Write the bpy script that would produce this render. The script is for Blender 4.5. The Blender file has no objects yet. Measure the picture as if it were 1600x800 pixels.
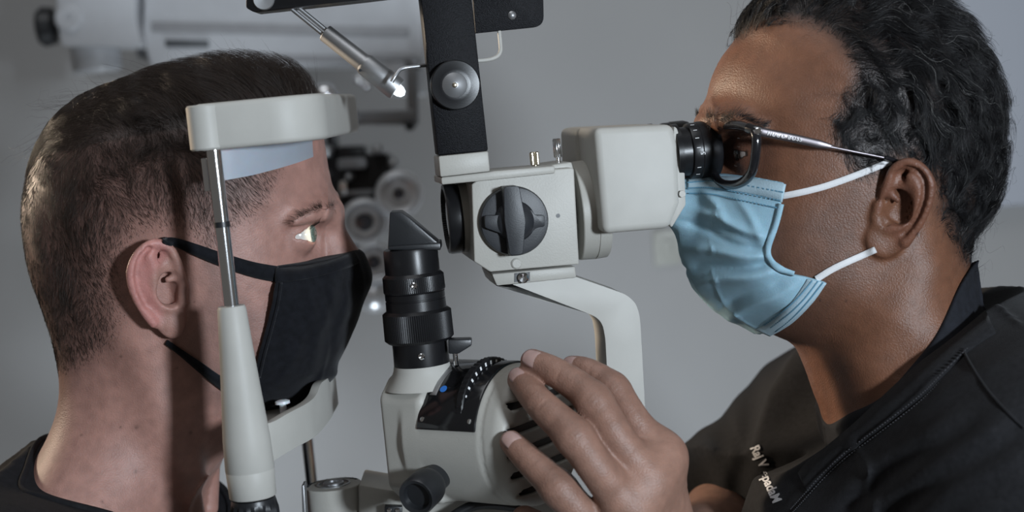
import bpy, bmesh, math, random
import numpy as np
from mathutils import Vector, Matrix

# ------------------------------------------------------------------ camera, world, lights, exposure
scene = bpy.context.scene
FPX, DIST = 2500.0, 1.05
PITCH, ROLL = math.radians(5.6), math.radians(5.5)
_f = np.array([0, math.cos(PITCH), -math.sin(PITCH)])
_u0 = np.array([0, math.sin(PITCH), math.cos(PITCH)])
_r0 = np.array([1.0, 0, 0])
CR = math.cos(ROLL) * _r0 - math.sin(ROLL) * _u0
CU = math.sin(ROLL) * _r0 + math.cos(ROLL) * _u0
CC = -_f * DIST
cam_data = bpy.data.cameras.new('camera')
cam_data.sensor_width = 36.0
cam_data.lens = 36.0 * FPX / 1600.0
cam_data.clip_start = 0.05
cam_data.dof.use_dof = True
cam_data.dof.focus_distance = 0.985
cam_data.dof.aperture_fstop = 5.6
cam = bpy.data.objects.new('camera', cam_data)
scene.collection.objects.link(cam)
M = Matrix.Identity(4)
for i in range(3):
    M[i][0], M[i][1], M[i][2], M[i][3] = CR[i], CU[i], -_f[i], CC[i]
cam.matrix_world = M
scene.camera = cam

world = bpy.data.worlds.new('world')
scene.world = world
world.use_nodes = True
world.node_tree.nodes['Background'].inputs[0].default_value = (1.0, 0.95, 0.89, 1)
world.node_tree.nodes['Background'].inputs[1].default_value = 0.095

def aim(o, loc, target):
    scene.collection.objects.link(o)
    o.location = loc
    o.rotation_euler = (Vector(target) - Vector(loc)).to_track_quat('-Z', 'Y').to_euler()
    return o
def area_light(name, loc, target, size, power, color):
    d = bpy.data.lights.new(name, 'AREA')
    d.shape = 'DISK'; d.size = size; d.energy = power; d.color = color
    return aim(bpy.data.objects.new(name, d), loc, target)
def spot_light(name, loc, target, radius, power, color, angle, blend):
    d = bpy.data.lights.new(name, 'SPOT')
    d.shadow_soft_size = radius; d.energy = power; d.color = color; d.spot_size = math.radians(angle); d.spot_blend = blend
    return aim(bpy.data.objects.new(name, d), loc, target)
area_light('key_softbox', (0.66, -1.35, 0.14), (0.0, 0.0, 0.02), 0.14, 23, (0.80, 0.90, 1.0))
area_light('overhead_fill', (-0.2, -0.3, 1.6), (0.0, 0.1, 0.0), 1.2, 7.5, (0.93, 0.96, 1.0))  # ambient fill added overhead, not a known softbox
spot_light('rim_lamp', (-1.15, 0.55, 0.30), (0.05, -0.03, 0.0), 0.06, 20, (1.0, 0.80, 0.60), 42, 0.4)
spot_light('added_doctor_rim', (-1.15, 0.50, 0.36), (0.18, -0.06, 0.0), 0.05, 85, (1.0, 0.82, 0.62), 21, 0.5)  # extra warm spot added to brighten the doctor's forehead and neck
area_light('added_wall_fill', (-0.15, 0.50, -0.85), (-0.05, 1.15, -0.25), 0.30, 4.6, (0.82, 0.91, 1.0))  # added out of view only to brighten the lower wall, no real lamp

vs = scene.view_settings
vs.view_transform = 'Standard'; vs.look = 'None'; vs.gamma = 1.0; vs.exposure = 0.0
vs.use_curve_mapping = False
scene.cycles.use_denoising = True

# ------------------------------------------------------------------ helpers: projection
def px(u, v, y=0.0):
    """world point seen at pixel (u, v) that lies in the vertical plane Y = y"""
    d = _f + CR * ((u - 800.0) / FPX) - CU * ((v - 400.0) / FPX)
    t = (y - CC[1]) / d[1]
    return CC + d * t
def sc(y=0.0):
    return (y + DIST) / FPX            # metres per pixel at depth y
def pxs(pts, y=0.0):
    return np.array([px(p[0], p[1], p[2] if len(p) > 2 else y) for p in pts])

# ------------------------------------------------------------------ helpers: objects
COL = scene.collection
ROOTLOC = {}
def thing(name, label, cat, loc=(0, 0, 0), group=None):
    o = bpy.data.objects.new(name, None)
    o.empty_display_size = 0.02
    COL.objects.link(o)
    o.location = loc
    ROOTLOC[o.name] = Vector(loc)
    o['label'] = label; o['category'] = cat
    if group: o['group'] = group
    return o
def adopt(o, parent):
    if parent is None: return o
    o.parent = parent
    r = parent
    while r.parent is not None: r = r.parent
    o.matrix_parent_inverse = Matrix.Identity(4) if parent is not r else Matrix.Translation(-ROOTLOC.get(r.name, Vector((0, 0, 0))))
    return o
def link(name, me, mat=None, parent=None, label=None, smooth=True, auto=None):
    if mat is not None and len(me.materials) == 0: me.materials.append(mat)
    if smooth:
        me.polygons.foreach_set('use_smooth', [True] * len(me.polygons))
        if auto is not None:
            bm = bmesh.new(); bm.from_mesh(me)
            ca = math.radians(auto)
            for e in bm.edges:
                if len(e.link_faces) == 2 and e.calc_face_angle(0) > ca: e.smooth = False
            bm.to_mesh(me); bm.free()
    o = bpy.data.objects.new(name, me)
    COL.objects.link(o)
    adopt(o, parent)
    if label: o['label'] = label
    return o
def mesh(name, verts, faces):
    me = bpy.data.meshes.new(name)
    me.from_pydata([tuple(map(float, v)) for v in verts], [], [tuple(int(i) for i in f) for f in faces])
    me.update()
    return me
def fixnormals(me):
    bm = bmesh.new(); bm.from_mesh(me)
    bmesh.ops.recalc_face_normals(bm, faces=bm.faces)
    bm.to_mesh(me); bm.free()
    return me
def bevelled(me, w, seg=2, ang=30):
    bm = bmesh.new(); bm.from_mesh(me)
    bmesh.ops.recalc_face_normals(bm, faces=bm.faces)
    es = [e for e in bm.edges if len(e.link_faces) == 2 and e.calc_face_angle(0) > math.radians(ang)]
    bmesh.ops.bevel(bm, geom=es, offset=w, segments=seg, profile=0.5, affect='EDGES', clamp_overlap=True)
    bm.to_mesh(me); bm.free()
    return me
def unit(v):
    v = np.asarray(v, float)
    return v / np.linalg.norm(v)
def frame(axis, ref=(0, 0, 1)):
    a = unit(axis); r = np.asarray(ref, float)
    if abs(np.dot(a, unit(r))) > 0.98: r = np.array([0, 1.0, 0])
    u = unit(np.cross(r, a)); v = np.cross(a, u)
    return a, u, v
def lathe(name, base, axis, prof, mat, parent=None, seg=48, label=None, auto=32, knurl=None):
    """prof: list of (distance along axis, radius); knurl: (d0, d1, teeth, depth) ribs between two distances"""
    a, u, v = frame(axis)
    base = np.asarray(base, float)
    verts, faces = [], []
    n = len(prof)
    for (d, r) in prof:
        for s in range(seg):
            t = 2 * math.pi * s / seg
            rr = r
            if knurl and knurl[0] <= d <= knurl[1] and r > 1e-6 and s % 2: rr = r - knurl[2]
            verts.append(base + a * d + (u * math.cos(t) + v * math.sin(t)) * rr)
    for i in range(n - 1):
        for s in range(seg):
            s2 = (s + 1) % seg
            faces.append((i * seg + s, i * seg + s2, (i + 1) * seg + s2, (i + 1) * seg + s))
    faces.append(tuple(range(seg))[::-1]); faces.append(tuple((n - 1) * seg + s for s in range(seg)))
    me = fixnormals(mesh(name, verts, faces))
    return link(name, me, mat, parent, label, auto=auto)
def catmull(pts, per=8, closed=False):
    pts = np.asarray(pts, float); n = len(pts); out = []
    rng = range(n if closed else n - 1)
    for i in rng:
        if closed: p0, p1, p2, p3 = pts[(i - 1) % n], pts[i], pts[(i + 1) % n], pts[(i + 2) % n]
        else: p0, p1, p2, p3 = pts[max(i - 1, 0)], pts[i], pts[i + 1], pts[min(i + 2, n - 1)]
        for k in range(per):
            t = k / per
            out.append(0.5 * (2 * p1 + (p2 - p0) * t + (2 * p0 - 5 * p1 + 4 * p2 - p3) * t * t + (3 * p1 - p0 - 3 * p2 + p3) * t ** 3))
    if not closed: out.append(pts[-1])
    return np.array(out)
def tube_mesh(name, pts, rad, seg=12, flat=None, ref=(0, 0, 1), cap=True):
    """sweep; rad scalar or list; flat=(sx, sy) cross-section scaling in (side, ref) directions"""
    pts = np.asarray(pts, float); n = len(pts)
    rad = np.full(n, rad) if np.isscalar(rad) else np.asarray(rad, float)
    fx, fy = flat or (1, 1)
    tang = np.gradient(pts, axis=0)
    verts, faces = [], []
    up = np.asarray(ref, float)
    for i in range(n):
        a = unit(tang[i])
        u = np.cross(up, a)
        u = unit(u) if np.linalg.norm(u) > 1e-4 else unit(np.cross((0, 1, 0), a))
        v = np.cross(a, u)
        if ref == (0, 0, 1): up = v if False else up
        for s in range(seg):
            t = 2 * math.pi * s / seg
            verts.append(pts[i] + (u * math.cos(t) * fx + v * math.sin(t) * fy) * rad[i])
    for i in range(n - 1):
        for s in range(seg):
            s2 = (s + 1) % seg
            faces.append((i * seg + s, i * seg + s2, (i + 1) * seg + s2, (i + 1) * seg + s))
    if cap:
        faces.append(tuple(range(seg))[::-1]); faces.append(tuple((n - 1) * seg + s for s in range(seg)))
    return fixnormals(mesh(name, verts, faces))
def tube(name, pts, rad, mat, parent=None, seg=12, label=None, **k):
    return link(name, tube_mesh(name, pts, rad, seg, **k), mat, parent, label, auto=50)
def ngon_prism(name, poly, dirv, depth, mat, parent=None, bev=0.0012, seg=2, label=None, auto=40):
    """poly: world points of the front outline; extruded by dirv*depth"""
    poly = np.asarray(poly, float); n = len(poly)
    d = unit(dirv) * depth
    verts = list(poly) + list(poly + d)
    faces = [tuple(range(n)), tuple(range(2 * n - 1, n - 1, -1))]
    for i in range(n):
        j = (i + 1) % n
        faces.append((i, j, n + j, n + i))
    me = mesh(name, verts, faces)
    fixnormals(me)
    if bev: bevelled(me, bev, seg)
    return link(name, me, mat, parent, label, auto=auto)
def box(name, c, half, mat, parent=None, axes=None, bev=0.0015, seg=2, label=None):
    c = np.asarray(c, float)
    A = np.eye(3) if axes is None else np.asarray(axes, float)
    poly = [c - A[0] * half[0] - A[1] * half[1] - A[2] * half[2], c + A[0] * half[0] - A[1] * half[1] - A[2] * half[2],
            c + A[0] * half[0] - A[1] * half[1] + A[2] * half[2], c - A[0] * half[0] - A[1] * half[1] + A[2] * half[2]]
    return ngon_prism(name, poly, A[1], 2 * half[1], mat, parent, bev, seg, label)
def rounded(poly, r, n=5):
    """round the corners of a 2D pixel polygon; r scalar or list"""
    poly = [np.array(p, float) for p in poly]; N = len(poly); out = []
    for i in range(N):
        p, a, b = poly[i], poly[i - 1], poly[(i + 1) % N]
        rr = r if np.isscalar(r) else r[i]
        la, lb = np.linalg.norm(a - p), np.linalg.norm(b - p)
        q = min(rr, la * 0.49, lb * 0.49)
        if q < 0.3: out.append(p); continue
        s, e = p + (a - p) / la * q, p + (b - p) / lb * q
        for k in range(n + 1):
            t = k / n
            out.append((1 - t) ** 2 * s + 2 * t * (1 - t) * p + t * t * e)
    return out
def text(name, body, loc, xdir, ydir, size, mat, parent=None, depth=0.0002, spacing=1.0, bold=0.0):
    cu = bpy.data.curves.new(name, 'FONT')
    cu.body = body; cu.size = size; cu.offset = bold; cu.extrude = depth; cu.space_character = spacing
    cu.align_x = 'LEFT'; cu.align_y = 'CENTER'
    tmp = bpy.data.objects.new(name, cu); COL.objects.link(tmp)
    dg = bpy.context.evaluated_depsgraph_get()
    me = bpy.data.meshes.new_from_object(tmp.evaluated_get(dg))
    bpy.data.objects.remove(tmp)
    x = unit(xdir); y = unit(np.asarray(ydir) - np.dot(ydir, x) * x); z = np.cross(x, y)
    co = np.empty(len(me.vertices) * 3); me.vertices.foreach_get('co', co); co = co.reshape(-1, 3)
    w = np.asarray(loc) + co[:, :1] * x + co[:, 1:2] * y + co[:, 2:3] * z
    me.vertices.foreach_set('co', w.ravel()); me.update()
    me.materials.clear()
    return link(name, me, mat, parent, smooth=False)

# ------------------------------------------------------------------ helpers: materials
def mat(name, col, rough=0.5, metal=0.0, var=0.06, vscale=60, bump=0.0, bscale=400, spec=0.5, coat=0.0, aniso=None, sss=0.0, sheen=0.0):
    m = bpy.data.materials.new(name); m.use_nodes = True
    nt = m.node_tree; b = nt.nodes['Principled BSDF']
    tc = nt.nodes.new('ShaderNodeTexCoord')
    n = nt.nodes.new('ShaderNodeTexNoise'); n.inputs['Scale'].default_value = vscale; n.inputs['Detail'].default_value = 4
    nt.links.new(tc.outputs['Object'], n.inputs['Vector'])
    r = nt.nodes.new('ShaderNodeValToRGB')
    c = np.array(col)
    r.color_ramp.elements[0].position = 0.3; r.color_ramp.elements[1].position = 0.7
    r.color_ramp.elements[0].color = (*np.clip(c * (1 - var), 0, 1), 1)
    r.color_ramp.elements[1].color = (*np.clip(c * (1 + var), 0, 1), 1)
    nt.links.new(n.outputs['Fac'], r.inputs['Fac']); nt.links.new(r.outputs['Color'], b.inputs['Base Color'])
    b.inputs['Roughness'].default_value = rough; b.inputs['Metallic'].default_value = metal
    b.inputs['Specular IOR Level'].default_value = spec; b.inputs['Coat Weight'].default_value = coat
    if sheen: b.inputs['Sheen Weight'].default_value = sheen; b.inputs['Sheen Roughness'].default_value = 0.5
    if sss:
        b.inputs['Subsurface Weight'].default_value = sss; b.inputs['Subsurface Scale'].default_value = 0.004
    if bump:
        n2 = nt.nodes.new('ShaderNodeTexNoise'); n2.inputs['Scale'].default_value = bscale; n2.inputs['Detail'].default_value = 3
        nt.links.new(tc.outputs['Object'], n2.inputs['Vector'])
        bp = nt.nodes.new('ShaderNodeBump'); bp.inputs['Strength'].default_value = bump; bp.inputs['Distance'].default_value = 0.001
        nt.links.new(n2.outputs['Fac'], bp.inputs['Height']); nt.links.new(bp.outputs['Normal'], b.inputs['Normal'])
    return m
MT = {}
MT['cream'] = mat('cream_enamel', (0.38, 0.368, 0.335), 0.45, bump=0.10, bscale=900, var=0.03, spec=.35)
MT['cream_smooth'] = mat('cream_plastic', (0.42, 0.41, 0.38), 0.5, bump=0.03, bscale=700, var=0.03, spec=.3)
MT['black_metal'] = mat('black_anodised', (0.009, 0.009, 0.010), 0.32, var=0.2, bump=0.03, bscale=1500, spec=.32)
MT['black_paint'] = mat('black_crackle_paint', (0.006, 0.006, 0.0075), 0.5, var=0.5, vscale=900, bump=0.35, bscale=1500, spec=.12)
MT['black_plastic'] = mat('black_plastic', (0.014, 0.015, 0.017), 0.38, var=0.15, bump=0.05, bscale=900)
MT['black_gloss'] = mat('black_gloss', (0.008, 0.008, 0.009), 0.12, var=0.1)
MT['grey_plastic'] = mat('dark_grey_plastic', (0.022, 0.0235, 0.027), 0.42, var=0.15, bump=0.06, bscale=1200, spec=.35)
MT['chrome'] = mat('chrome', (0.80, 0.81, 0.83), 0.12, 1.0, var=0.02)
MT['steel'] = mat('brushed_steel', (0.44, 0.445, 0.455), 0.46, 1.0, var=0.05, bump=0.03, bscale=1500)
MT['brass'] = mat('nickel_screw', (0.55, 0.49, 0.38), 0.28, 1.0, var=0.05)
MT['white_print'] = mat('white_print', (0.75, 0.75, 0.75), 0.6, var=0.02)
MT['blue_print'] = mat('blue_dot', (0.02, 0.16, 0.55), 0.5, var=0.02)
MT['cap_steel'] = mat('turned_steel', (.36, .365, .375), .42, .9, var=.04)
# ------------------------------------------------------------------ helpers: sculpting with distance fields
def smin(a, b, k):
    if k <= 0: return np.minimum(a, b)
    h = np.maximum(k - np.abs(a - b), 0) / k
    return np.minimum(a, b) - h * h * k * 0.25
def smax(a, b, k): return -smin(-a, -b, k)
class Field:
    def __init__(s, lo, hi, h):
        s.lo = np.array(lo, float); s.h = h
        s.n = np.ceil((np.array(hi) - s.lo) / h).astype(int) + 1
        s.ax = [(s.lo[i] + h * np.arange(s.n[i])).astype(np.float32) for i in range(3)]
        s.F = np.full(tuple(s.n), 1.0, np.float32)
    def sub(s, lo, hi):
        a = np.clip(np.floor((np.array(lo) - s.lo) / s.h).astype(int), 0, s.n - 1)
        b = np.clip(np.ceil((np.array(hi) - s.lo) / s.h).astype(int) + 1, 1, s.n)
        sl = tuple(slice(int(i), int(max(j, i + 1))) for i, j in zip(a, b))
        return sl, (s.ax[0][sl[0]][:, None, None], s.ax[1][sl[1]][None, :, None], s.ax[2][sl[2]][None, None, :])
    def full(s): return s.sub(s.lo, s.lo + s.h * s.n)
    def add(s, fn, lo, hi, k=0.0, pad=None):
        pad = (k + 4 * s.h) if pad is None else pad
        sl, P = s.sub(np.array(lo) - pad, np.array(hi) + pad)
        s.F[sl] = smin(s.F[sl], fn(*P), k)
    def cut(s, fn, lo, hi, k=0.0):
        pad = k + 4 * s.h
        sl, P = s.sub(np.array(lo) - pad, np.array(hi) + pad)
        s.F[sl] = smax(s.F[sl], -fn(*P), k)
    def ell(s, c, r, R=None, k=0.0, cut=False):
        c = np.asarray(c, float); r = np.asarray(r, float) * np.ones(3)
        m = np.full(3, r.max()) if R is not None else r
        def fn(X, Y, Z):
            x, y, z = X - c[0], Y - c[1], Z - c[2]
            if R is not None:
                x, y, z = [R[i][0] * x + R[i][1] * y + R[i][2] * z for i in range(3)]
            k0 = np.sqrt((x / r[0]) ** 2 + (y / r[1]) ** 2 + (z / r[2]) ** 2)
            k1 = np.sqrt((x / r[0] ** 2) ** 2 + (y / r[1] ** 2) ** 2 + (z / r[2] ** 2) ** 2) + 1e-9
            return (k0 * (k0 - 1.0) / k1).astype(np.float32)
        (s.cut if cut else s.add)(fn, c - m, c + m, k)
    def chain(s, pts, rad, k=0.0, cut=False, kin=0.0):
        pts = np.asarray(pts, float); rad = np.ones(len(pts)) * rad
        rm = rad.max()
        def fn(X, Y, Z):
            out = None
            for i in range(len(pts) - 1):
                a, b = pts[i], pts[i + 1]; ab = b - a; L = float(ab @ ab) + 1e-12
                t = np.clip(((X - a[0]) * ab[0] + (Y - a[1]) * ab[1] + (Z - a[2]) * ab[2]) / L, 0, 1)
                d = np.sqrt((X - a[0] - ab[0] * t) ** 2 + (Y - a[1] - ab[1] * t) ** 2 + (Z - a[2] - ab[2] * t) ** 2) - (rad[i] + (rad[i + 1] - rad[i]) * t)
                out = d if out is None else smin(out, d, kin)
            return out.astype(np.float32)
        (s.cut if cut else s.add)(fn, pts.min(0) - rm, pts.max(0) + rm, k)
    def mesh(s, name, relax=1, offset=0.0):
        V, Q = surface_nets(s.F - offset, s.lo, s.h)
        for _ in range(relax): V = relax_mesh(V, Q, 0.35)
        return quad_mesh(name, V, Q), V, Q
def quad_mesh(name, V, Q):
    me = bpy.data.meshes.new(name)
    me.vertices.add(len(V)); me.vertices.foreach_set('co', np.ascontiguousarray(V, np.float32).ravel())
    me.loops.add(Q.size); me.loops.foreach_set('vertex_index', np.ascontiguousarray(Q, np.int32).ravel())
    me.polygons.add(len(Q)); me.polygons.foreach_set('loop_start', np.arange(0, Q.size, 4, dtype=np.int32))
    me.update(calc_edges=True); me.validate()
    return me
def relax_mesh(V, Q, f):
    S = np.zeros_like(V); C = np.zeros(len(V))
    for a, b in ((0, 1), (1, 2), (2, 3), (3, 0)):
        for i in range(3):
            S[:, i] += np.bincount(Q[:, a], V[Q[:, b], i], len(V)) + np.bincount(Q[:, b], V[Q[:, a], i], len(V))
        C += np.bincount(Q[:, a], minlength=len(V)) + np.bincount(Q[:, b], minlength=len(V))
    return V * (1 - f) + f * S / np.maximum(C, 1)[:, None]
def surface_nets(F, lo, h):
    F = F.copy()
    for i in range(3):                      # close the surface at the border of the grid
        for e in (0, -1):
            sl = [slice(None)] * 3; sl[i] = e
            F[tuple(sl)] = np.maximum(F[tuple(sl)], 1e-4)
    I = F < 0
    nx, ny, nz = F.shape
    cnt = np.zeros((nx - 1, ny - 1, nz - 1), np.uint8)
    for a in (0, 1):
        for b in (0, 1):
            for c in (0, 1): cnt += I[a:nx - 1 + a, b:ny - 1 + b, c:nz - 1 + c]
    act = np.argwhere((cnt > 0) & (cnt < 8))
    idx = np.full(cnt.shape, -1, np.int32); idx[act[:, 0], act[:, 1], act[:, 2]] = np.arange(len(act))
    P = np.zeros((len(act), 3)); N = np.zeros(len(act))
    for ax in range(3):
        o = [i for i in range(3) if i != ax]
        for a in (0, 1):
            for b in (0, 1):
                p0 = act.copy(); p0[:, o[0]] += a; p0[:, o[1]] += b
                p1 = p0.copy(); p1[:, ax] += 1
                f0 = F[p0[:, 0], p0[:, 1], p0[:, 2]]; f1 = F[p1[:, 0], p1[:, 1], p1[:, 2]]
                m = (f0 < 0) != (f1 < 0)
                t = np.where(m, f0 / np.where(m, f0 - f1, 1), 0)
                q = p0.astype(float); q[:, ax] += t
                P[m] += q[m]; N[m] += 1
    V = lo + h * P / np.maximum(N, 1)[:, None]
    quads = []
    for ax in range(3):
        o = [i for i in range(3) if i != ax]
        s0 = [slice(None)] * 3; s1 = [slice(None)] * 3
        s0[ax] = slice(0, -1); s1[ax] = slice(1, None)
        ch = I[tuple(s0)] != I[tuple(s1)]
        e = np.argwhere(ch)
        e = e[(e[:, o[0]] > 0) & (e[:, o[1]] > 0) & (e[:, o[0]] < F.shape[o[0]] - 1) & (e[:, o[1]] < F.shape[o[1]] - 1)]
        c = []
        for a, b in ((-1, -1), (0, -1), (0, 0), (-1, 0)):
            q = e.copy(); q[:, o[0]] += a; q[:, o[1]] += b
            c.append(idx[q[:, 0], q[:, 1], q[:, 2]])
        q = np.stack(c, 1)
        flip = I[e[:, 0], e[:, 1], e[:, 2]]
        if ax == 1: flip = ~flip
        q[~flip] = q[~flip][:, ::-1]
        quads.append(q)
    return V, np.concatenate(quads)
def poly_dist(poly, X, Z):
    """signed distance (negative inside) of 2D points to a closed polygon"""
    d = np.full(X.shape, 1e9); ins = np.zeros(X.shape, bool); n = len(poly)
    for i in range(n):
        (ax, az), (bx, bz) = poly[i], poly[(i + 1) % n]
        ex, ez = bx - ax, bz - az
        wx, wz = X - ax, Z - az
        t = np.clip((wx * ex + wz * ez) / (ex * ex + ez * ez + 1e-15), 0, 1)
        d = np.minimum(d, (wx - ex * t) ** 2 + (wz - ez * t) ** 2)
        c = ((az > Z) != (bz > Z)) & (X < (bx - ax) * (Z - az) / ((bz - az) if abs(bz - az) > 1e-12 else 1e-12) + ax)
        ins ^= c
    d = np.sqrt(d)
    return np.where(ins, -d, d)
def tps(ctrl, X, Z):
    """thin-plate interpolation of (x, z, value) control points"""
    C = np.asarray(ctrl, float); n = len(C)
    def phi(r2): return r2 * np.log(r2 + 1e-12)
    K = phi((C[:, None, 0] - C[None, :, 0]) ** 2 + (C[:, None, 1] - C[None, :, 1]) ** 2) + np.eye(n) * 1e-6
    A = np.zeros((n + 3, n + 3)); A[:n, :n] = K; A[:n, n] = 1; A[:n, n + 1:] = C[:, :2]; A[n, :n] = 1; A[n + 1:, :n] = C[:, :2].T
    w = np.linalg.solve(A, np.concatenate([C[:, 2], np.zeros(3)]))
    out = w[n] + w[n + 1] * X + w[n + 2] * Z
    for i in range(n): out = out + w[i] * phi((X - C[i, 0]) ** 2 + (Z - C[i, 1]) ** 2)
    return out
def blur2(A, k):
    for ax in (0, 1):
        for _ in range(k):
            A = 0.5 * A + 0.25 * (np.roll(A, 1, ax) + np.roll(A, -1, ax))
    return A
def inflate(fld, outline_px, ys, ctrl, rnd):
    """field of a body seen from the side: outline (pixels, in the plane Y=ys), half widths ctrl=(u,v,w,side) and edge rounding rnd=(u,v,R)"""
    X, Z = np.meshgrid(fld.ax[0], fld.ax[2], indexing='ij')
    op = catmull(np.array(outline_px, float), 4, True)
    poly = [(p[0], p[2]) for p in (px(u, v, ys) for u, v in op)]
    d = poly_dist(poly, X, Z)
    C = []
    for u, v, w in ctrl:
        p = px(u, v, ys - w); C.append((p[0], p[2], w))
    Wd = np.clip(tps(C, X, Z), 0.012, 0.14)
    R = np.clip(tps([(*px(u, v, ys)[[0, 2]], r) for u, v, r in rnd], X, Z), 0.008, 0.10)
    t = np.clip(-d / R, 0, 1)
    g = np.sqrt(np.clip(1 - (1 - t) ** 2, 0, 1))
    H = np.where(d < 0, Wd * g, -d)
    f = (np.abs(fld.ax[1] - ys)[None, :, None] - H[:, None, :]).astype(np.float32)
    gx, gz = np.gradient(np.where(d < 0, Wd * g, 0), fld.h)
    nrm = np.sqrt(1 + np.clip(gx ** 2 + gz ** 2, 0, 60)).astype(np.float32)[:, None, :]
    out = f / nrm
    dd = d.astype(np.float32)[:, None, :] + 0 * out
    fld.F = np.where(dd > 0, np.maximum(dd, out), np.maximum(out, 0.6 * dd)).astype(np.float32)
    return Wd
# ------------------------------------------------------------------ setting: wall, floor
def pxp(u, v, p0, n):
    """world point seen at pixel (u, v) on the plane through p0 with normal n"""
    d = _f + CR * ((u - 800.0) / FPX) - CU * ((v - 400.0) / FPX)
    return CC + d * (np.dot(np.asarray(p0) - CC, n) / np.dot(d, n))
YW = 1.15
MT['wall'] = mat('wall_paint', (0.37, 0.365, 0.36), 0.85, var=0.05, vscale=3.0, bump=0.12, bscale=220)
def structure(o, label, cat):
    o['kind'] = 'structure'; o['label'] = label; o['category'] = cat
    return o
structure(link('wall_back', mesh('wall_back', [(-2.2, YW, -1.2), (2.2, YW, -1.2), (2.2, YW, 1.6), (-2.2, YW, 1.6),
    (-2.2, YW + .1, -1.2), (2.2, YW + .1, -1.2), (2.2, YW + .1, 1.6), (-2.2, YW + .1, 1.6)],
    [(0, 1, 2, 3), (4, 7, 6, 5), (0, 3, 7, 4), (1, 5, 6, 2), (3, 2, 6, 7), (0, 4, 5, 1)]), MT['wall'], smooth=False), 'plain matte grey painted wall behind both people', 'wall')
MT['floor'] = mat('floor_vinyl', (0.20, 0.19, 0.18), 0.6, var=0.1, vscale=12, bump=0.05)
structure(link('floor', mesh('floor', [(-2.2, -2.6, -1.2), (2.2, -2.6, -1.2), (2.2, YW + .1, -1.2), (-2.2, YW + .1, -1.2),
    (-2.2, -2.6, -1.25), (2.2, -2.6, -1.25), (2.2, YW + .1, -1.25), (-2.2, YW + .1, -1.25)],
    [(0, 1, 2, 3), (7, 6, 5, 4), (0, 4, 5, 1), (1, 5, 6, 2), (2, 6, 7, 3), (3, 7, 4, 0)]), MT['floor'], smooth=False), 'grey vinyl floor of the examination room', 'floor')

# ------------------------------------------------------------------ headrest frame of the slit lamp
YH = -0.125
s_h = sc(YH)
hr = thing('headrest_frame', 'cream chin and forehead rest with chrome posts around the patient in front of his head', 'headrest', px(392, 1000, YH))
# forehead band: a U in plan, open towards the patient's head
zt = px(320, 162, YH)[2]; zb = px(320, 236, YH)[2]
pl = px(297, 200, YH); pr = px(531, 190, -0.03)
xl, xr = pl[0] + 0.004, pr[0]
def ushape(xl, xr, yh, rad, n=10, ysh=1.0):
    pts = [(xl, -yh), (xl + (xr - rad - xl) * 0.5, -yh), (xr - rad, -yh)]
    for k in range(1, n + 1):
        a = -math.pi / 2 + math.pi / 2 * k / n
        pts.append((xr - rad + rad * math.cos(a), -yh + rad + rad * math.sin(a)))
    return pts + [(x, -y) for x, y in reversed(pts)]
def strip_band(name, plan, zts, zbs, thick, mat_, parent, label=None, bev=0.002):
    """wall standing on a plan polyline: thickness towards the left of the path"""
    P = np.array(plan, float); n = len(P)
    T = np.gradient(P, axis=0); T /= np.linalg.norm(T, axis=1)[:, None]
    Nn = np.stack([-T[:, 1], T[:, 0]], 1)
    Q = P + Nn * thick
    V = []
    for i in range(n):
        V += [(P[i, 0], P[i, 1], zbs[i]), (P[i, 0], P[i, 1], zts[i]), (Q[i, 0], Q[i, 1], zts[i]), (Q[i, 0], Q[i, 1], zbs[i])]
    Fc = []
    for i in range(n - 1):
        a, b = 4 * i, 4 * i + 4
        for k in range(4): Fc.append((a + k, a + (k + 1) % 4, b + (k + 1) % 4, b + k))
    Fc += [(0, 1, 2, 3), (4 * n - 1, 4 * n - 2, 4 * n - 3, 4 * n - 4)]
    me = mesh(name, V, Fc); fixnormals(me)
    if bev: bevelled(me, bev, 3, 50)
    return link(name, me, mat_, parent, label, auto=40)
plan = ushape(xl, xr, 0.131, 0.030)
n_ = len(plan)
strip_band('forehead_band', plan, [zt] * n_, [zb] * n_, 0.015, MT['cream_smooth'], hr, bev=0.003)
# rounded block of the band over each post
for sgn in (-1, 1):
    pc = px(322, 200, YH)
    lathe('band_end', (pc[0], sgn * 0.1235, zb + 0.0005), (0, 0, 1), [(0, .006), (0, .0095), (.001, .0105), (zt - zb - .002, .0105), (zt - zb - .001, .0095)], MT['cream_smooth'], hr, 32)
# translucent forehead strap
m = mat('translucent_strap', (0.40, 0.44, 0.50), 0.35, var=0.03)
b_ = m.node_tree.nodes['Principled BSDF']; b_.inputs['Alpha'].default_value = 0.78; b_.inputs['Subsurface Weight'].default_value = 0.2; b_.inputs['Subsurface Scale'].default_value = .004
MT['strap'] = m
p1 = px(341, 284, -0.118); zs_b = p1[2]
xs = [p1[0], px(395, 262, -0.105)[0], px(450, 250, -0.07)[0], px(482, 244, -0.035)[0], px(502, 240, 0)[0]]
ysx = [-0.114, -0.100, -0.066, -0.033, 0.0]
sp = [(a, b) for a, b in zip(xs, ysx)]
sp = sp + [(a, -b) for a, b in reversed(sp[:-1])]
sp = [tuple(q) for q in catmull(np.array(sp), 5)]
zs_c = px(492, 240, 0)[2]
strip_band('forehead_strap', sp, [zt - 0.004] * len(sp), [zs_b + (zs_c - zs_b) * max(0, 1 - abs(q[1]) / .114) ** .8 for q in sp], 0.0012, MT['strap'], hr, 'translucent bluish forehead strap', bev=0)
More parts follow.
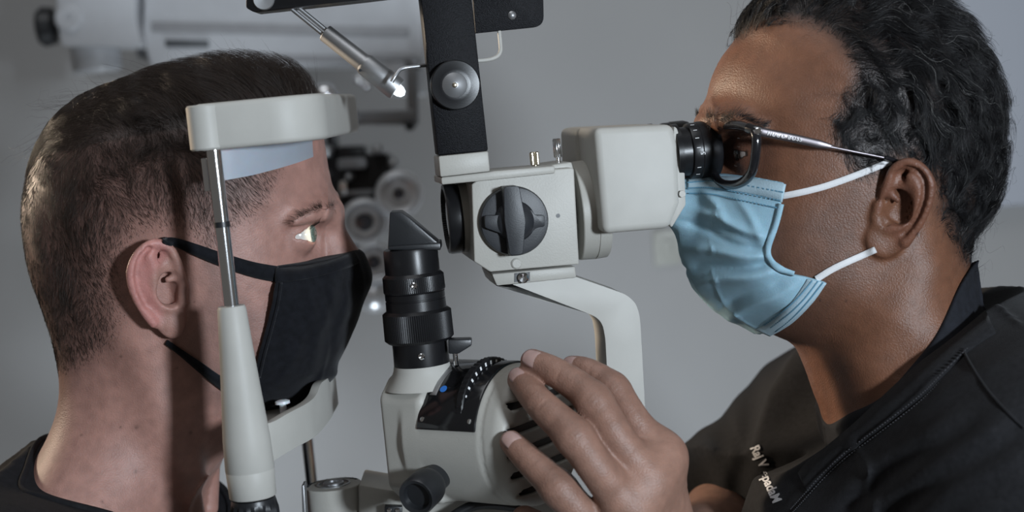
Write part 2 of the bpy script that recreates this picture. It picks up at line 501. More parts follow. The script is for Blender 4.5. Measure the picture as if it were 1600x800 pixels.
# posts, sleeves, knob
def post(sgn):
    top = px(334, 225, YH); bot = px(361, 485, YH)
    xy = np.array([(top[0] + bot[0]) / 2, sgn * 0.125])
    z0, z1 = px(370, 760, YH)[2], zb + 0.002
    base = np.array([xy[0], xy[1], z0 - 0.125])
    r = 11.8 * s_h
    rod = lathe('post', base, (0, 0, 1), [(0, r), (z1 - base[2], r)], MT['chrome'], hr, 40, 'polished chrome post')
    zr = px(343, 351, YH)[2]
    lathe('post_ring', (xy[0], xy[1], zr - 0.0016), (0, 0, 1), [(0, r * .9), (0, r * 1.05), (.0032, r * 1.05), (.0032, r * .9)], MT['black_plastic'], hr, 40)
    cap0 = px(312, 248, YH + 0.006); cap1 = px(317, 300, YH + 0.006)
    lathe('strap_pin', (xy[0] - 18 * s_h, sgn * 0.119, cap1[2]), (0, 0, 1), [(0, .001), (.0003, .0024), (cap0[2] - cap1[2], .0024), (cap0[2] - cap1[2] + .0003, .001)], MT['chrome'], hr, 20)
    zt2, zb2 = px(362, 478, YH)[2], px(390, 776, YH)[2]
    L = zt2 - zb2
    lathe('sleeve', (xy[0], xy[1], zb2), (0, 0, 1), [(0, .008), (0, 36 * s_h), (.0006, 37 * s_h), (L * .14, 38.5 * s_h), (L * .142, 38.2 * s_h), (L * .146, 38.8 * s_h), (L * .3, 37.5 * s_h), (L * .55, 31.5 * s_h), (L * .8, 26 * s_h), (L * .985, 22.4 * s_h), (L, 20.5 * s_h), (L, .005)], MT['cream_smooth'], hr, 56, auto=60)
    return xy, zt2, zb2
xyp, zst, zsb = post(-1); post(1)
# ribbed knob below the near sleeve
rk = 40 * s_h
lathe('height_knob', (xyp[0], xyp[1], zsb - 0.034), (0, 0, 1), [(0, rk * .8), (0.001, rk * .96), (.004, rk), (.026, rk * .98), (.031, rk * .90), (.033, rk * .86), (.0332, rk * .5)], MT['black_plastic'], hr, 36, 'black ribbed height knob', knurl=(.0035, .0285, .0022))
# chin cup: U-shaped wall and floor plate
ST_ = np.array([(366, 575, 742, -.1245), (386, 606, 740, -.1240), (394, 638, 737, -.1232), (405, 660, 731, -.1212), (424, 660, 719, -.1150), (452, 645, 702, -.099), (480, 630, 687, -.075),
                (494, 617, 675, -.055), (502, 599, 665, -.040), (511, 592, 653, -.022), (515, 590, 646, 0.0)], float)
ST_ = catmull(ST_, 5)
cpl = np.array([(px(q[0], q[1], q[3])[0], q[3]) for q in ST_]); ztl = [px(q[0], q[1], q[3])[2] for q in ST_]; zbl = [px(q[0], q[2], q[3])[2] for q in ST_]
cpl = np.concatenate([cpl, cpl[:-1][::-1] * [1, -1]]); zts = ztl + ztl[:-1][::-1]; zbs = zbl + zbl[:-1][::-1]
strip_band('chin_cup', cpl, zts, zbs, 0.0055, MT['cream_smooth'], hr, bev=0.0016)
fz = px(440, 657, -.07)[2]
xc0 = xyp[0]
inner = [(x - .002, y * .975, fz) for x, y in cpl[12:-12]] + [(xc0 - .012, .110, fz), (xc0 - .012, -.110, fz)]
ngon_prism('chin_plate', inner, (0, 0, -1), 0.005, MT['cream_smooth'], hr, bev=0)
def pin(sgn):
    q = px(444, 652, -.055); b = np.array([q[0], sgn * .055, fz])
    lathe('paper_pin', b, (0, 0, 1), [(0, .0022), (.0072, .0022), (.0078, .0048), (.0095, .0046), (.0102, .0028)], MT['pin'], hr, 24, 'small white paper pin')
MT['pin'] = mat('white_nylon', (0.66, 0.70, 0.74), 0.4, var=0.02, sss=0.2)
pin(-1); pin(1)

# ------------------------------------------------------------------ slit lamp microscope
YAW = math.radians(8)
AX = np.array([math.cos(YAW), math.sin(YAW), 0]); AN = np.array([math.sin(YAW), -math.cos(YAW), 0]); AZ = np.array([0, 0, 1.0])
MP = px(802, 345, -0.070)                                  # point on the front face
def mp(u, v, off=0.0): return pxp(u, v, MP + AN * off, AN)
def mpoly(pts, off=0.0): return [mp(u, v, off) for u, v in pts]
ms = thing('slit_lamp_microscope', 'cream binocular microscope of the slit lamp with round black magnification knob', 'microscope', px(985, 760, -0.03))
S = sc(-0.07)
BODY_D = 0.074
ngon_prism('body', mpoly([(737, 288), (758, 274), (893, 262), (897, 264), (905, 413), (766, 425), (741, 409)]), -AN, BODY_D, MT['cream'], ms, bev=0.0065, seg=4)
cen = mp(802, 345) - AN * (BODY_D / 2)
# objective ring
ob = mp(735, 345) - AN * (BODY_D / 2)
R_ = 57 * S
lathe('objective_flange', ob + AX * .006, -AX, [(0, R_ * .5), (0, R_ * 1.0), (.008, R_ * 1.0), (.0085, R_ * .9)], MT['cream'], ms, 56)
orr = lathe('objective_ring', ob - AX * .0022, -AX, [(0, R_ * .8), (0.0005, R_ * .96), (.0015, R_), (.0075, R_), (.009, R_ * .97), (.0095, R_ * .86), (.007, R_ * .82), (.0065, R_ * .2)], MT['black_metal'], ms, 160, knurl=(.0016, .0074, .0006))
m = mat('lens_glass', (0.03, 0.035, 0.05), 0.03, coat=1.0); MT['lens_coat'] = m
lathe('objective_lens', ob - AX * .0088, -AX, [(0, R_ * .8), (.0012, R_ * .6), (.0018, R_ * .2), (.002, .0002)], m, orr, 48)
# turret rings on the right
tu = pxp(897, 330, MP - AN * (BODY_D / 2 - .002), AN)
R2 = 80 * S
lathe('turret', tu, AX, [(0, R2 * .9), (0, R2 * .985), (.0006, R2), (.0095, R2 * 1.01), (.0097, R2 * .995), (.0102, R2 * .995), (.0104, R2 * 1.012), (.0175, R2 * 1.0), (.0182, R2 * .98), (.0182, R2 * .5)], MT['cream'], ms, 72)
# binocular housing in front
HO = 0.012
hs = ngon_prism('binocular_housing', mpoly([(928, 200), (1052, 194), (1061, 228), (1064, 318), (1048, 357), (943, 366)], HO), -AN, 0.098, MT['cream_smooth'], ms, bev=0.0045, seg=4)
ngon_prism('housing_end_plate', mpoly([(1053, 197), (1058, 200), (1069, 232), (1072, 320), (1050, 356), (1046, 352)], HO - .002), -AN, 0.092, MT['cream_smooth'], hs, bev=0.001)
ngon_prism('rear_tube_end', mpoly(rounded([(899, 201), (948, 197), (952, 300), (903, 300)], 12, 4), -.040), -AN, 0.055, MT['cream'], ms, bev=0.003, seg=3)
# eyepieces
for k, off in ((0, -0.014), (1, -0.078)):
    eb = mp(1051, 239, -0.003) - AN * 0.064 * k
    e = lathe('eyepiece', eb, AX, [(0, 30 * S), (0, 45 * S), (.0032, 45.5 * S), (.0036, 39 * S), (.0094, 39 * S), (.0096, 43.5 * S), (.0108, 44.5 * S), (.0152, 44.5 * S), (.0156, 45.2 * S), (.0158, 45.6 * S), (.0245, 45.6 * S), (.0275, 43 * S), (.0282, 40 * S), (.0270, 36 * S), (.0200, 30 * S), (.02, 2 * S)], MT['black_metal'], ms, 96)
    lathe('eyepiece_lens', eb + AX * .0205, AX, [(0, 30 * S), (.001, 18 * S), (.0014, 2 * S)], MT['lens_coat'], e, 40)
    if k == 0:
        rr = 44.75 * S
        c0 = eb + AX * .0131
        for j, ang in enumerate((-68, -48, -28, -8, 34, 54)):
            a = math.radians(ang)
            nrm = AN * math.cos(a) - AZ * math.sin(a); tg = np.cross(AX, nrm)
            box('scale_mark', c0 + nrm * rr + AX * (-.0008), (.0012, .00006, .00017), MT['white_print'], e, (AX, nrm, tg), bev=0)
        a = math.radians(3); nrm = AN * math.cos(a) - AZ * math.sin(a); tg = np.cross(nrm, AX)
        text('scale_number', '5', c0 + nrm * (rr + .0001) + AX * .0016 - AZ * .0014, tg if tg[2] > 0 else -tg, -AX, .0042, MT['white_print'], e)
lathe('end_screw', mp(1066, 303, HO + .0002), AN, [(0, .0022), (.0004, .002), (.0004, .0004)], MT['cream'], hs, 20)
# magnification knob
kc = mp(802, 345)
kn = lathe('magnification_knob', kc - AN * .001, AN, [(0, 53 * S), (.0006, 54.5 * S), (.0045, 54 * S), (.0060, 52 * S), (.0066, 44 * S), (.0072, 4 * S)], MT['grey_plastic'], ms, 72, 'round black knob with a wing grip')
lathe('dome', kc + AN * .004, AN, [(0, 33 * S), (.003, 32 * S), (.0065, 28 * S), (.0092, 20 * S), (.0105, 9 * S), (.0108, .0003)], MT['grey_plastic'], kn, 48)
ngon_prism('wing_grip', mpoly(rounded([(787, 292), (811, 290), (822, 345), (817, 398), (797, 400), (788, 345)], 5, 3), .016), -AN, .014, MT['grey_plastic'], kn, bev=0.0018, seg=3)
ngon_prism('cross_rib', mpoly(rounded([(757, 337), (778, 336), (830, 327), (836, 336), (851, 336), (852, 354), (838, 356), (826, 368), (780, 364), (758, 356)], 4, 3), .0098), -AN, .008, MT['grey_plastic'], kn, bev=0.0012)
lathe('body_hole', mp(872, 337, .0001), AN, [(-.001, .0013), (.0001, .0013), (.0001, .0003)], MT['black_plastic'], ms, 16)
lathe('body_plug', mp(806, 411, -.003), AN, [(0, .0034), (.0036, .0034), (.0042, .0026), (.0042, .0004)], MT['cream'], ms, 24)
# bracket below the body and swing arm
br = ngon_prism('bracket', mpoly([(768, 428), (899, 416), (901, 434), (776, 447)], -.006), -AN, .05, MT['cream'], ms, bev=.0012)
ngon_prism('bracket_slot', mpoly([(804, 427), (828, 425), (828, 439), (804, 441)], -.0055), -AN, .004, MT['black_plastic'], br, bev=0)
lathe('bracket_screw', mp(817, 434, -.005), AN, [(0, .0034), (.001, .0034), (.0016, .0026), (.0012, .001), (.0004, .0008)], MT['chrome'], br, 20)
arm = [(769, 432), (776, 447), (901, 433), (950, 450), (978, 460), (993, 473), (999, 490), (1001, 510), (1013, 730), (957, 740), (946, 530), (942, 508), (934, 497), (920, 490), (850, 470), (800, 454)]
ngon_prism('swing_arm', mpoly(rounded(arm, [1, 1, 3, 12, 8, 8, 8, 10, 4, 4, 10, 8, 8, 14, 10, 5], 4), -.008), -AN, .034, MT['cream_smooth'], ms, bev=.0022, seg=3)
# top plate carrying the thumb screws
ngon_prism('top_plate', mpoly([(845, 263), (866, 257), (893, 253), (897, 266), (868, 275), (845, 276)], -.012), -AN, .05, MT['cream'], ms, bev=.001)
def thumb(u, v0, v1, v2, rpx, off, material, name='thumb_screw', label=None):
    a, b, c = mp(u, v0, off), mp(u, v1, off), mp(u, v2, off)
    base = np.array([c[0], c[1], c[2]]); L1 = b[2] - c[2]; L2 = a[2] - c[2]; r = rpx * S
    lathe(name, base, AZ, [(-.004, r * .55), (L1, r * .55), (L1, r * .8), (L1 + .0006, r), (L2 - .0006, r), (L2, r * .8), (L2, r * .2)], material, ms, 36, label, knurl=(L1 + .0005, L2 - .0005, r * .12))
thumb(837, 237, 258, 266, 7.5, -.02, MT['brass']); thumb(873, 216, 246, 258, 6.5, -.022, MT['chrome'])

# ------------------------------------------------------------------ tonometer arm standing on the microscope
tn = thing('tonometer_arm', 'black flat arm with disc knob on a cream foot above the microscope', 'instrument arm', mp(727, 280))
ngon_prism('foot_plate', mpoly([(689, 277), (767, 268), (772, 267), (867, 259), (868, 271), (764, 282), (690, 289)], .002), -AN, .044, MT['cream'], tn, bev=.0012)
ngon_prism('foot_block', mpoly([(685, 244), (763, 236), (766, 268), (688, 277)], .003), -AN, .03, MT['cream'], tn, bev=.0012)
ngon_prism('post_bar', mpoly([(651, -60), (731, -60), (763, 236), (684, 243)], .001), -AN, .016, MT['black_paint'], tn, bev=.0012)
bpl = ngon_prism('side_plate', mpoly(rounded([(735, -60), (848, -60), (850, 41), (743, 52)], [2, 2, 16, 2], 5), -.017), -AN, .005, MT['black_paint'], tn, bev=.0008)
lathe('plate_screw', mp(800, 24, -.017), AN, [(0, .0026), (.0006, .0026), (.0014, .0016), (.0018, .0003)], MT['cap_steel'], bpl, 24)
kd = lathe('arm_knob', mp(710, 133, .001), AN, [(0, 36 * S), (.001, 38 * S), (.006, 38 * S), (.0068, 36.5 * S), (.0074, 24 * S), (.0078, 20 * S), (.007, 2 * S)], MT['black_metal'], tn, 64, 'black disc knob with steel centre')
lathe('knob_cap', mp(710, 133, .0078), AN, [(-.002, 20 * S), (.0004, 20 * S), (.0012, 19 * S), (.0042, 5 * S), (.0043, 3 * S)], MT['cap_steel'], kd, 48)
lathe('knob_pin', mp(710, 133, .0105), AN, [(0, 5 * S), (.0014, 4.4 * S), (.0024, 2.5 * S), (.0026, .0002)], MT['brass'], kd, 20)
w = [mp(740, 95, -.012), mp(758, 94, -.012), mp(770, 91.5, -.012), mp(778, 87, -.013), mp(782, 80, -.014), mp(782, 70, -.016), mp(780, 48, -.0185), mp(779, 30, -.024)]
tube('wire_stay', catmull(w, 6), 3.1 * S, MT['cream_smooth'], tn, 12, 'bent white wire')
w = [mp(700, 99, -.016), mp(667, 102, -.013), mp(640, 105, -.010), mp(630, 107, -.009), mp(624, 110, -.008), mp(617, 120, -.006), mp(612, 128, -.006)]
tube('wire_holder', catmull(w, 6), 3.2 * S, MT['steel'], tn, 12)

# ------------------------------------------------------------------ fixation lamp hanging from a black bar
YB = -0.052
fl = thing('fixation_lamp', 'steel cylinder on twin rods hanging from a black bar above the headrest', 'lamp', px(470, 8, YB))
ngon_prism('support_bar', pxs([(384, -70), (384, 12), (396, 19), (560, 1), (700, -16), (700, -90)], YB - .01), (0, 1, 0), .028, MT['black_metal'], fl, bev=.0012)
lathe('bar_screw', px(412, -1, YB - .0102), (0, -1, 0), [(-.001, .0066), (.0006, .0066), (.0012, .006), (.0008, .001)], MT['steel'], fl, 32)
A0, A1, A2 = px(508, 51, YB), px(569, 98, YB - .002), px(621, 140, YB - .004)
ax = unit(A2 - A0); s_ = sc(YB); L1 = np.linalg.norm(A1 - A0); L2 = np.linalg.norm(A2 - A0)
cyl = lathe('lamp_barrel', A0, ax, [(0, 4 * s_), (0, 13 * s_), (.0004, 13.6 * s_), (L1 - .001, 14.4 * s_), (L1, 16 * s_), (L1 + .0015, 17.6 * s_), (L2 - .0015, 18.6 * s_), (L2, 17.4 * s_), (L2, 10 * s_), (L2 - .004, 9 * s_)], MT['steel'], fl, 64)
p_ = px(565, 113, YB - .008)
lathe('set_screw', px(562.5, 110, YB - .0075), (0, -1, 0), [(-.002, .0009), (.0009, .0009), (.0009, .0002)], MT['black_plastic'], cyl, 12)
m = mat('lamp_lens', (0.85, 0.92, 1.0), 0.1, var=0.01)
m.node_tree.nodes['Principled BSDF'].inputs['Emission Color'].default_value = (0.85, 0.95, 1, 1)
m.node_tree.nodes['Principled BSDF'].inputs['Emission Strength'].default_value = 1.6
lathe('lamp_lens', A2 - ax * .003, ax, [(0, 10 * s_), (.005, 9 * s_), (.0075, 6 * s_), (.0085, 1 * s_)], m, fl, 32, 'glowing tip of the lamp')
side = unit(np.cross(ax, (0, 1, 0)))
for k in (-1, 1):
    b0 = px(453, 6, YB) + side * k * 4.2 * s_
    tube('rod', [b0 - ax * .004, b0 + (A0 - px(453, 6, YB)) * 1.04], 3.3 * s_, MT['steel'], fl, 14)
# ------------------------------------------------------------------ slit lamp illuminator (tower and lamp house)
YT = -0.060
ST = sc(YT)
il = thing('slit_lamp_illuminator', 'cream lamp house with vents and a ribbed black tower topped by a prism', 'slit lamp', px(700, 790, YT))
TB = px(660, 574, YT)                                        # tower axis foot
def tz(v): return px(650, v, YT)[2]
def tl(v): return (tz(v) - TB[2])
def seg_(name, prof, material, seg=96, kn=None, label=None):
    return lathe(name, TB, AZ, [(tl(v), r * ST) for v, r in prof], material, il, seg, label, knurl=kn)
seg_('collar', [(604, 30), (604, 62), (590, 52), (577, 46), (570, 44.5), (568, 43)], MT['cream_smooth'], 64)
lt = seg_('lower_tube', [(570, 30), (570, 43.8), (567, 44), (533, 43.5), (531, 30)], MT['black_metal'], 64)
seg_('slit_ring', [(533, 30), (533, 49), (528, 54.5), (487, 54), (482, 47), (482, 30)], MT['black_metal'], 200, (tl(529), tl(486), .0005), 'wide knurled black ring')
md = seg_('graduated_ring', [(483, 30), (483, 47.5), (468, 47), (467.5, 45.8), (465.5, 45.8), (465, 47), (456, 47), (455.5, 44), (454, 44)], MT['black_metal'], 96)
seg_('filter_ring', [(455, 30), (455, 47.5), (453, 48.5), (430, 48), (425, 43), (425, 30)], MT['black_metal'], 200, (tl(452.5), tl(429), .0004), 'narrow knurled black ring')
tt = seg_('upper_tube', [(426, 30), (426, 43), (391, 42.5), (387, 41.5), (386, 39), (386, 20)], MT['black_metal'], 64)
for v, par in ((441, md), (551, lt)):
    lathe('cross_screw', np.array([TB[0] + .0012, TB[1] - 46.5 * ST + (.0008 if v == 551 else -.0006), tz(v)]), (0, -1, 0), [(-.003, .0021), (.0006, .0021), (.0011, .0015), (.0006, .0003)], MT['chrome'], par, 8)
# prism: wedge with a sloping right face
pz = [(606, 388), (609, 332), (626, 331), (640, 341), (686, 380), (686, 388)]
ngon_prism('prism_holder', pxs(pz, YT - .010), (0, 1, 0), .020, MT['black_plastic'], il, bev=.0006)
ngon_prism('prism_base', pxs([(606, 391), (606, 385), (688, 379), (689, 391)], YT - .013), (0, 1, 0), .026, MT['black_plastic'], il, bev=.001)
m = mat('mirror_glass', (0.85, 0.87, 0.9), 0.02, 1.0, var=0.01)
# lamp house
LA = unit((math.cos(math.radians(36)), -math.sin(math.radians(36)), 0.0)); LN = unit((-math.sin(math.radians(36)), -math.cos(math.radians(36)), 0))
LC = px(700, 672, YT + .012)
LOC = lambda X, Y, Z: ((X - LC[0]) * LA[0] + (Y - LC[1]) * LA[1], (X - LC[0]) * LN[0] + (Y - LC[1]) * LN[1], Z - LC[2] + 0 * X)
fl_ = Field(LC - [.075, .100, .062], LC + [.110, .075, .062], .0011)
def rbox(hx, hy, hz, r, cx=0, cy=0, cz=0):
    def fn(X, Y, Z):
        a, b, c = LOC(X, Y, Z)
        qx, qy, qz = np.abs(a - cx) - hx + r, np.abs(b - cy) - hy + r, np.abs(c - cz) - hz + r
        return (np.sqrt(np.maximum(qx, 0) ** 2 + np.maximum(qy, 0) ** 2 + np.maximum(qz, 0) ** 2) + np.minimum(np.maximum(qx, np.maximum(qy, qz)), 0) - r).astype(np.float32)
    return fn
RC = .0435
def cyl_(a0, a1, r, rd):
    def fn(X, Y, Z):
        a, b, c = LOC(X, Y, Z)
        q = np.sqrt(b * b + c * c) - r + rd; p = np.abs(a - (a0 + a1) / 2) - (a1 - a0) / 2 + rd
        return (np.sqrt(np.maximum(q, 0) ** 2 + np.maximum(p, 0) ** 2) + np.minimum(np.maximum(q, p), 0) - rd).astype(np.float32)
    return fn
big = (LC - .12, LC + .12)
def hexbox(X, Y, Z):
    f = rbox(.0165, .040, .041, .004, cx=-.0045)(X, Y, Z)
    a, b, c = LOC(X, Y, Z)
    for sy in (-1, 1):
        f = smax(f, ((np.abs(c) + b * sy) * .7071 - .0475).astype(np.float32), .002)
    f = smax(f, (((c) - (a + .0)) * .7071 - .045).astype(np.float32), .002)
    return f
fl_.add(hexbox, *big)
fl_.add(cyl_(-.004, .058, RC, .003), *big, k=.004)
fl_.add(cyl_(.050, .076, RC - .0004, .010), *big, k=.001)
def seamf(X, Y, Z):
    a, b, c = LOC(X, Y, Z)
    return np.maximum(np.abs(a - .0588) - .0006, -(np.sqrt(b * b + c * c) - RC + .0008)).astype(np.float32)
fl_.cut(seamf, *big)
slots = [(.024, .030), (.010, .036), (-.004, .037), (-.017, .034), (-.029, .026)]
for zc, hw in slots:
    def slot(X, Y, Z, zc=zc, hw=hw):
        a, b, c = LOC(X, Y, Z)
        q = np.maximum(np.abs(b - .002) - hw + .0028, 0)
        return np.maximum(np.sqrt(q * q + (c - zc) ** 2) - .0028, np.maximum(.0655 - a, 0)).astype(np.float32)
    fl_.cut(slot, *big, k=.0004)
me, V, Q = fl_.mesh('lamp_house', relax=1)
lh = link('lamp_house', me, MT['cream'], il, smooth=True)
fl2 = Field(LC - [.075, .100, .062], LC + [.110, .075, .062], .002)
fl2.add(cyl_(.045, .0735, RC - .0040, .008), *big)
me, V, Q = fl2.mesh('vent_liner'); link('vent_liner', me, MT['black_plastic'], lh, 'dark inside of the vents')
# scooped crease on the front
def lhp(a, b, c): return LC + LA * a + LN * b + AZ * c
# black panel wrapped over the top front
def arc_shell(name, a0, a1, t0, t1, r, th, material, parent, label=None, bev=.0008, n=18):
    V, Fc = [], []
    for i in range(n + 1):
        t = t0 + (t1 - t0) * i / n
        for rr in (r, r + th):
            for a in (a0, a1): V.append(lhp(a, rr * math.cos(t), rr * math.sin(t)))
    for i in range(n):
        k = 4 * i
        for q in ((0, 1, 5, 4), (2, 6, 7, 3), (0, 4, 6, 2), (1, 3, 7, 5)): Fc.append(tuple(k + j for j in q))
    Fc += [(0, 2, 3, 1), (4 * n, 4 * n + 1, 4 * n + 3, 4 * n + 2)]
    me = fixnormals(mesh(name, V, Fc))
    bevelled(me, bev, 2, 50)
    return link(name, me, material, parent, label, auto=40)
pa0, pa1 = .0105, .0545
pn = arc_shell('control_panel', pa0, pa1, math.radians(14), math.radians(118), RC - .0012, .0026, MT['black_gloss'], il, 'glossy black curved control panel')
arc_shell('panel_window', pa0 + .005, pa0 + .010, math.radians(42), math.radians(70), RC + .0012, .0004, MT['steel'], pn, bev=.0001)
for aa in (pa0 + .004, pa1 - .004):
    t = math.radians(22); d = LN * math.cos(t) + AZ * math.sin(t)
    lathe('panel_screw', LC + LA * aa + d * (RC + .0012), d, [(0, .0016), (.0005, .0015), (.0004, .0003)], MT['chrome'], pn, 16)
t = math.radians(48); d = LN * math.cos(t) + AZ * math.sin(t)
lathe('blue_dot', LC + LA * (pa0 + .0135) + d * (RC + .00125), d, [(0, .0024), (.0003, .0024), (.0003, .0002)], MT['blue_print'], pn, 20)
wc = lhp(.0415, .006, .014)
wh = lathe('graduated_wheel', wc - LA * .003, LA, [(0, .020), (0, .0335), (.0007, .0345), (.0045, .0345), (.0052, .0335), (.0052, .02)], MT['black_metal'], pn, 120, knurl=(.0006, .0046, .0006))
for k in range(13):
    t = math.radians(20 + 10 * k); d = LN * math.cos(t) + AZ * math.sin(t)
    box('wheel_mark', wc + LA * .0023 + d * .0316, (.00012, .0007, .0011), MT['white_print'], wh, (LA, np.cross(LA, d), d), bev=0)
# lever beside the tower
lv = ngon_prism('slit_lever', pxs(rounded([(700, 531), (737, 530), (737, 540), (716, 553), (701, 553)], 2, 2), YT - .012), (0, 1, 0), .010, MT['black_plastic'], il, bev=.0006)
lathe('lever_pin', px(713, 570, YT - .007), AZ, [(0, .0016), (.008, .0016)], MT['chrome'], lv, 14)
# round knob low on the front
kb = px(676, 752, -.098); ka = unit((-.40, -.88, -.16))
kk = lathe('centring_knob', kb, ka, [(-.012, .0085), (.003, .0085), (.003, .0100), (.006, .0112), (.008, .0116), (.022, .0116), (.0235, .0108), (.0225, .0085), (.019, .0078), (.0188, .001)], MT['black_plastic'], il, 56, 'black hollow knob')

# ------------------------------------------------------------------ slit lamp base: hub and arms below the lamp
ba = thing('swivel_stand', 'cream swivel hub and arm of the slit lamp low beside the chrome post', 'slit lamp base', px(560, 830, -.03))
YHB = -0.02
sb = sc(YHB)
hb = px(521, 757, YHB)
hub = lathe('swivel_hub', hb - AZ * .05, AZ, [(0, 44 * sb), (.0495, 44.5 * sb), (.05, 43.5 * sb), (.0502, 26 * sb), (.0496, 26 * sb), (.0496, 2 * sb)], MT['cream'], ba, 64)
lathe('bearing_ring', hb, AZ, [(-.001, 27 * sb), (.0008, 27 * sb), (.001, 24.5 * sb), (-.0006, 24 * sb)], MT['steel'], hub, 48)
lathe('hub_bolt', hb - AZ * .0008, AZ, [(0, 17 * sb), (.0022, 16.5 * sb), (.0028, 15 * sb), (.0028, 8 * sb), (.0005, 7.5 * sb), (.0003, .0002)], MT['steel'], hub, 40)
for k in range(40):
    t = math.radians(30 + 4 * k); d = np.array([math.cos(t), math.sin(t), 0])
    box('hub_mark', hb + d * 40.5 * sb + AZ * .0003, (.00012, .0009 if k % 5 else .0014, .00015), MT['black_plastic'], hub, (np.cross(AZ, d), d, AZ), bev=0)
ngon_prism('lower_arm', [px(560, 757, -.035), px(605, 765, -.045), px(700, 775, -.06), px(900, 790, -.06), px(900, 860, -.06), px(560, 860, -.035)], (0, 1, 0), .045, MT['cream'], ba, bev=.002)
bx_ = px(616, 798, -.052)
ngon_prism('socket_plate', pxs([(601, 791), (628, 792), (628, 815), (600, 815)], -.052), (0, 1, 0), .006, MT['black_plastic'], ba, bev=.0004)
for du in (608, 621):
    lathe('socket_pin', px(du, 797, -.0523), (0, -1, 0), [(0, .0016), (.0008, .0014), (.0006, .0003)], MT['chrome'], ba, 14)
ngon_prism('scale_strip', pxs([(471, 759), (475, 758), (480, 840), (474, 840)], -.045), (0, 1, 0), .012, MT['steel'], ba, bev=.0003)
w = [px(905, 800, -.03), px(830, 795, -.05), px(770, 788, -.062), px(735, 792, -.066), px(700, 812, -.066), px(660, 840, -.06)]
tube('lamp_cable', catmull(w, 8), 8 * sb, MT['black_plastic'], ba, 14, 'black cable')
ngon_prism('base_column', [px(560, 846, -.05), px(900, 846, -.05), px(900, 1104, -.05), px(560, 1104, -.05)], (0, 1, 0), .08, MT['cream'], ba, bev=.004)
# ------------------------------------------------------------------ table carrying the instrument (mostly below the picture)
zt_ = min(px(560, 1112, -.05)[2], px(380, 1112, YH)[2])
tb = thing('instrument_table', 'grey table top on a pedestal under the slit lamp', 'table', (0.0, 0.0, -1.2))
MT['table'] = mat('table_laminate', (0.30, 0.30, 0.30), 0.5)
box('tabletop', (-.02, 0, zt_ - .012), (.36, .22, .012), MT['table'], tb, bev=.003)
lathe('pedestal', (-.02, .02, -1.2), AZ, [(0, .24), (.02, .24), (.03, .05), (zt_ - .024 + 1.2, .045)], MT['steel'], tb, 40)

# beam of the slit lamp: leaves the prism towards the patient's near eye
spot_light('slit_beam', px(603, 352, YT), px(486, 366, -.036), .0015, .14, (1.0, .93, .66), 13, .25)
# ------------------------------------------------------------------ people: shared tools
def sample(fld, P):
    q = (P - fld.lo) / fld.h
    i = np.clip(np.floor(q).astype(int), 0, fld.n - 2); t = np.clip(q - i, 0, 1)
    o = 0
    for a in (0, 1):
        for b in (0, 1):
            for c in (0, 1):
                w = (t[:, 0] if a else 1 - t[:, 0]) * (t[:, 1] if b else 1 - t[:, 1]) * (t[:, 2] if c else 1 - t[:, 2])
                o = o + w * fld.F[i[:, 0] + a, i[:, 1] + b, i[:, 2] + c]
    out = ((q < 0) | (q > fld.n - 1)).any(1)
    return np.where(out, .05, o)
def surf(fld, pts, off=0.0, y0=-.30, y1=.35):
    """first surface point of the field along the view rays through the pixels"""
    res = []
    ys_ = np.arange(y0, y1, .0008)
    for u_, v_ in pts:
        d = _f + CR * ((u_ - 800.0) / FPX) - CU * ((v_ - 400.0) / FPX)
        P = CC[None] + d[None] * ((ys_ - CC[1]) / d[1])[:, None]
        f = sample(fld, P)
        k = np.argmax(f < 0) if (f < 0).any() else int(np.argmin(f))
        if k > 0 and f[k] < 0: p = P[k - 1] + (P[k] - P[k - 1]) * f[k - 1] / (f[k - 1] - f[k])
        else: p = P[k]
        res.append(p - unit(d) * off)
    return np.array(res)
def proj(P):
    d = P - CC
    w = d @ _f
    return 800 + FPX * (d @ CR) / w, 400 - FPX * (d @ CU) / w
def near_px(V, ys):
    """pixels of the points, far side mirrored to the near side"""
    P = V.copy(); P[:, 1] = ys - np.abs(P[:, 1] - ys)
    return proj(P)
def pdist(poly, u, v): return poly_dist([tuple(p) for p in catmull(np.array(poly, float), 4, True)], u, v)
def step(d, w): return np.clip(0.5 - d / (2 * w), 0, 1)
def bump2(X, Z, c, r): return np.exp(-(((X - c[0]) / r[0]) ** 2 + ((Z - c[1]) / r[1]) ** 2))
def vnormals(V, Q):
    n = np.cross(V[Q[:, 2]] - V[Q[:, 0]], V[Q[:, 3]] - V[Q[:, 1]])
    N = np.zeros_like(V)
    for k in range(4):
        for i in range(3): N[:, i] += np.bincount(Q[:, k], n[:, i], len(V))
    return N / np.maximum(np.linalg.norm(N, axis=1), 1e-12)[:, None]
def set_color(me, col, name='tint'):
    a = me.attributes.new(name, 'FLOAT_COLOR', 'POINT')
    c = np.ones((len(me.vertices), 4), np.float32); c[:, :3] = col
    a.data.foreach_set('color', c.ravel())
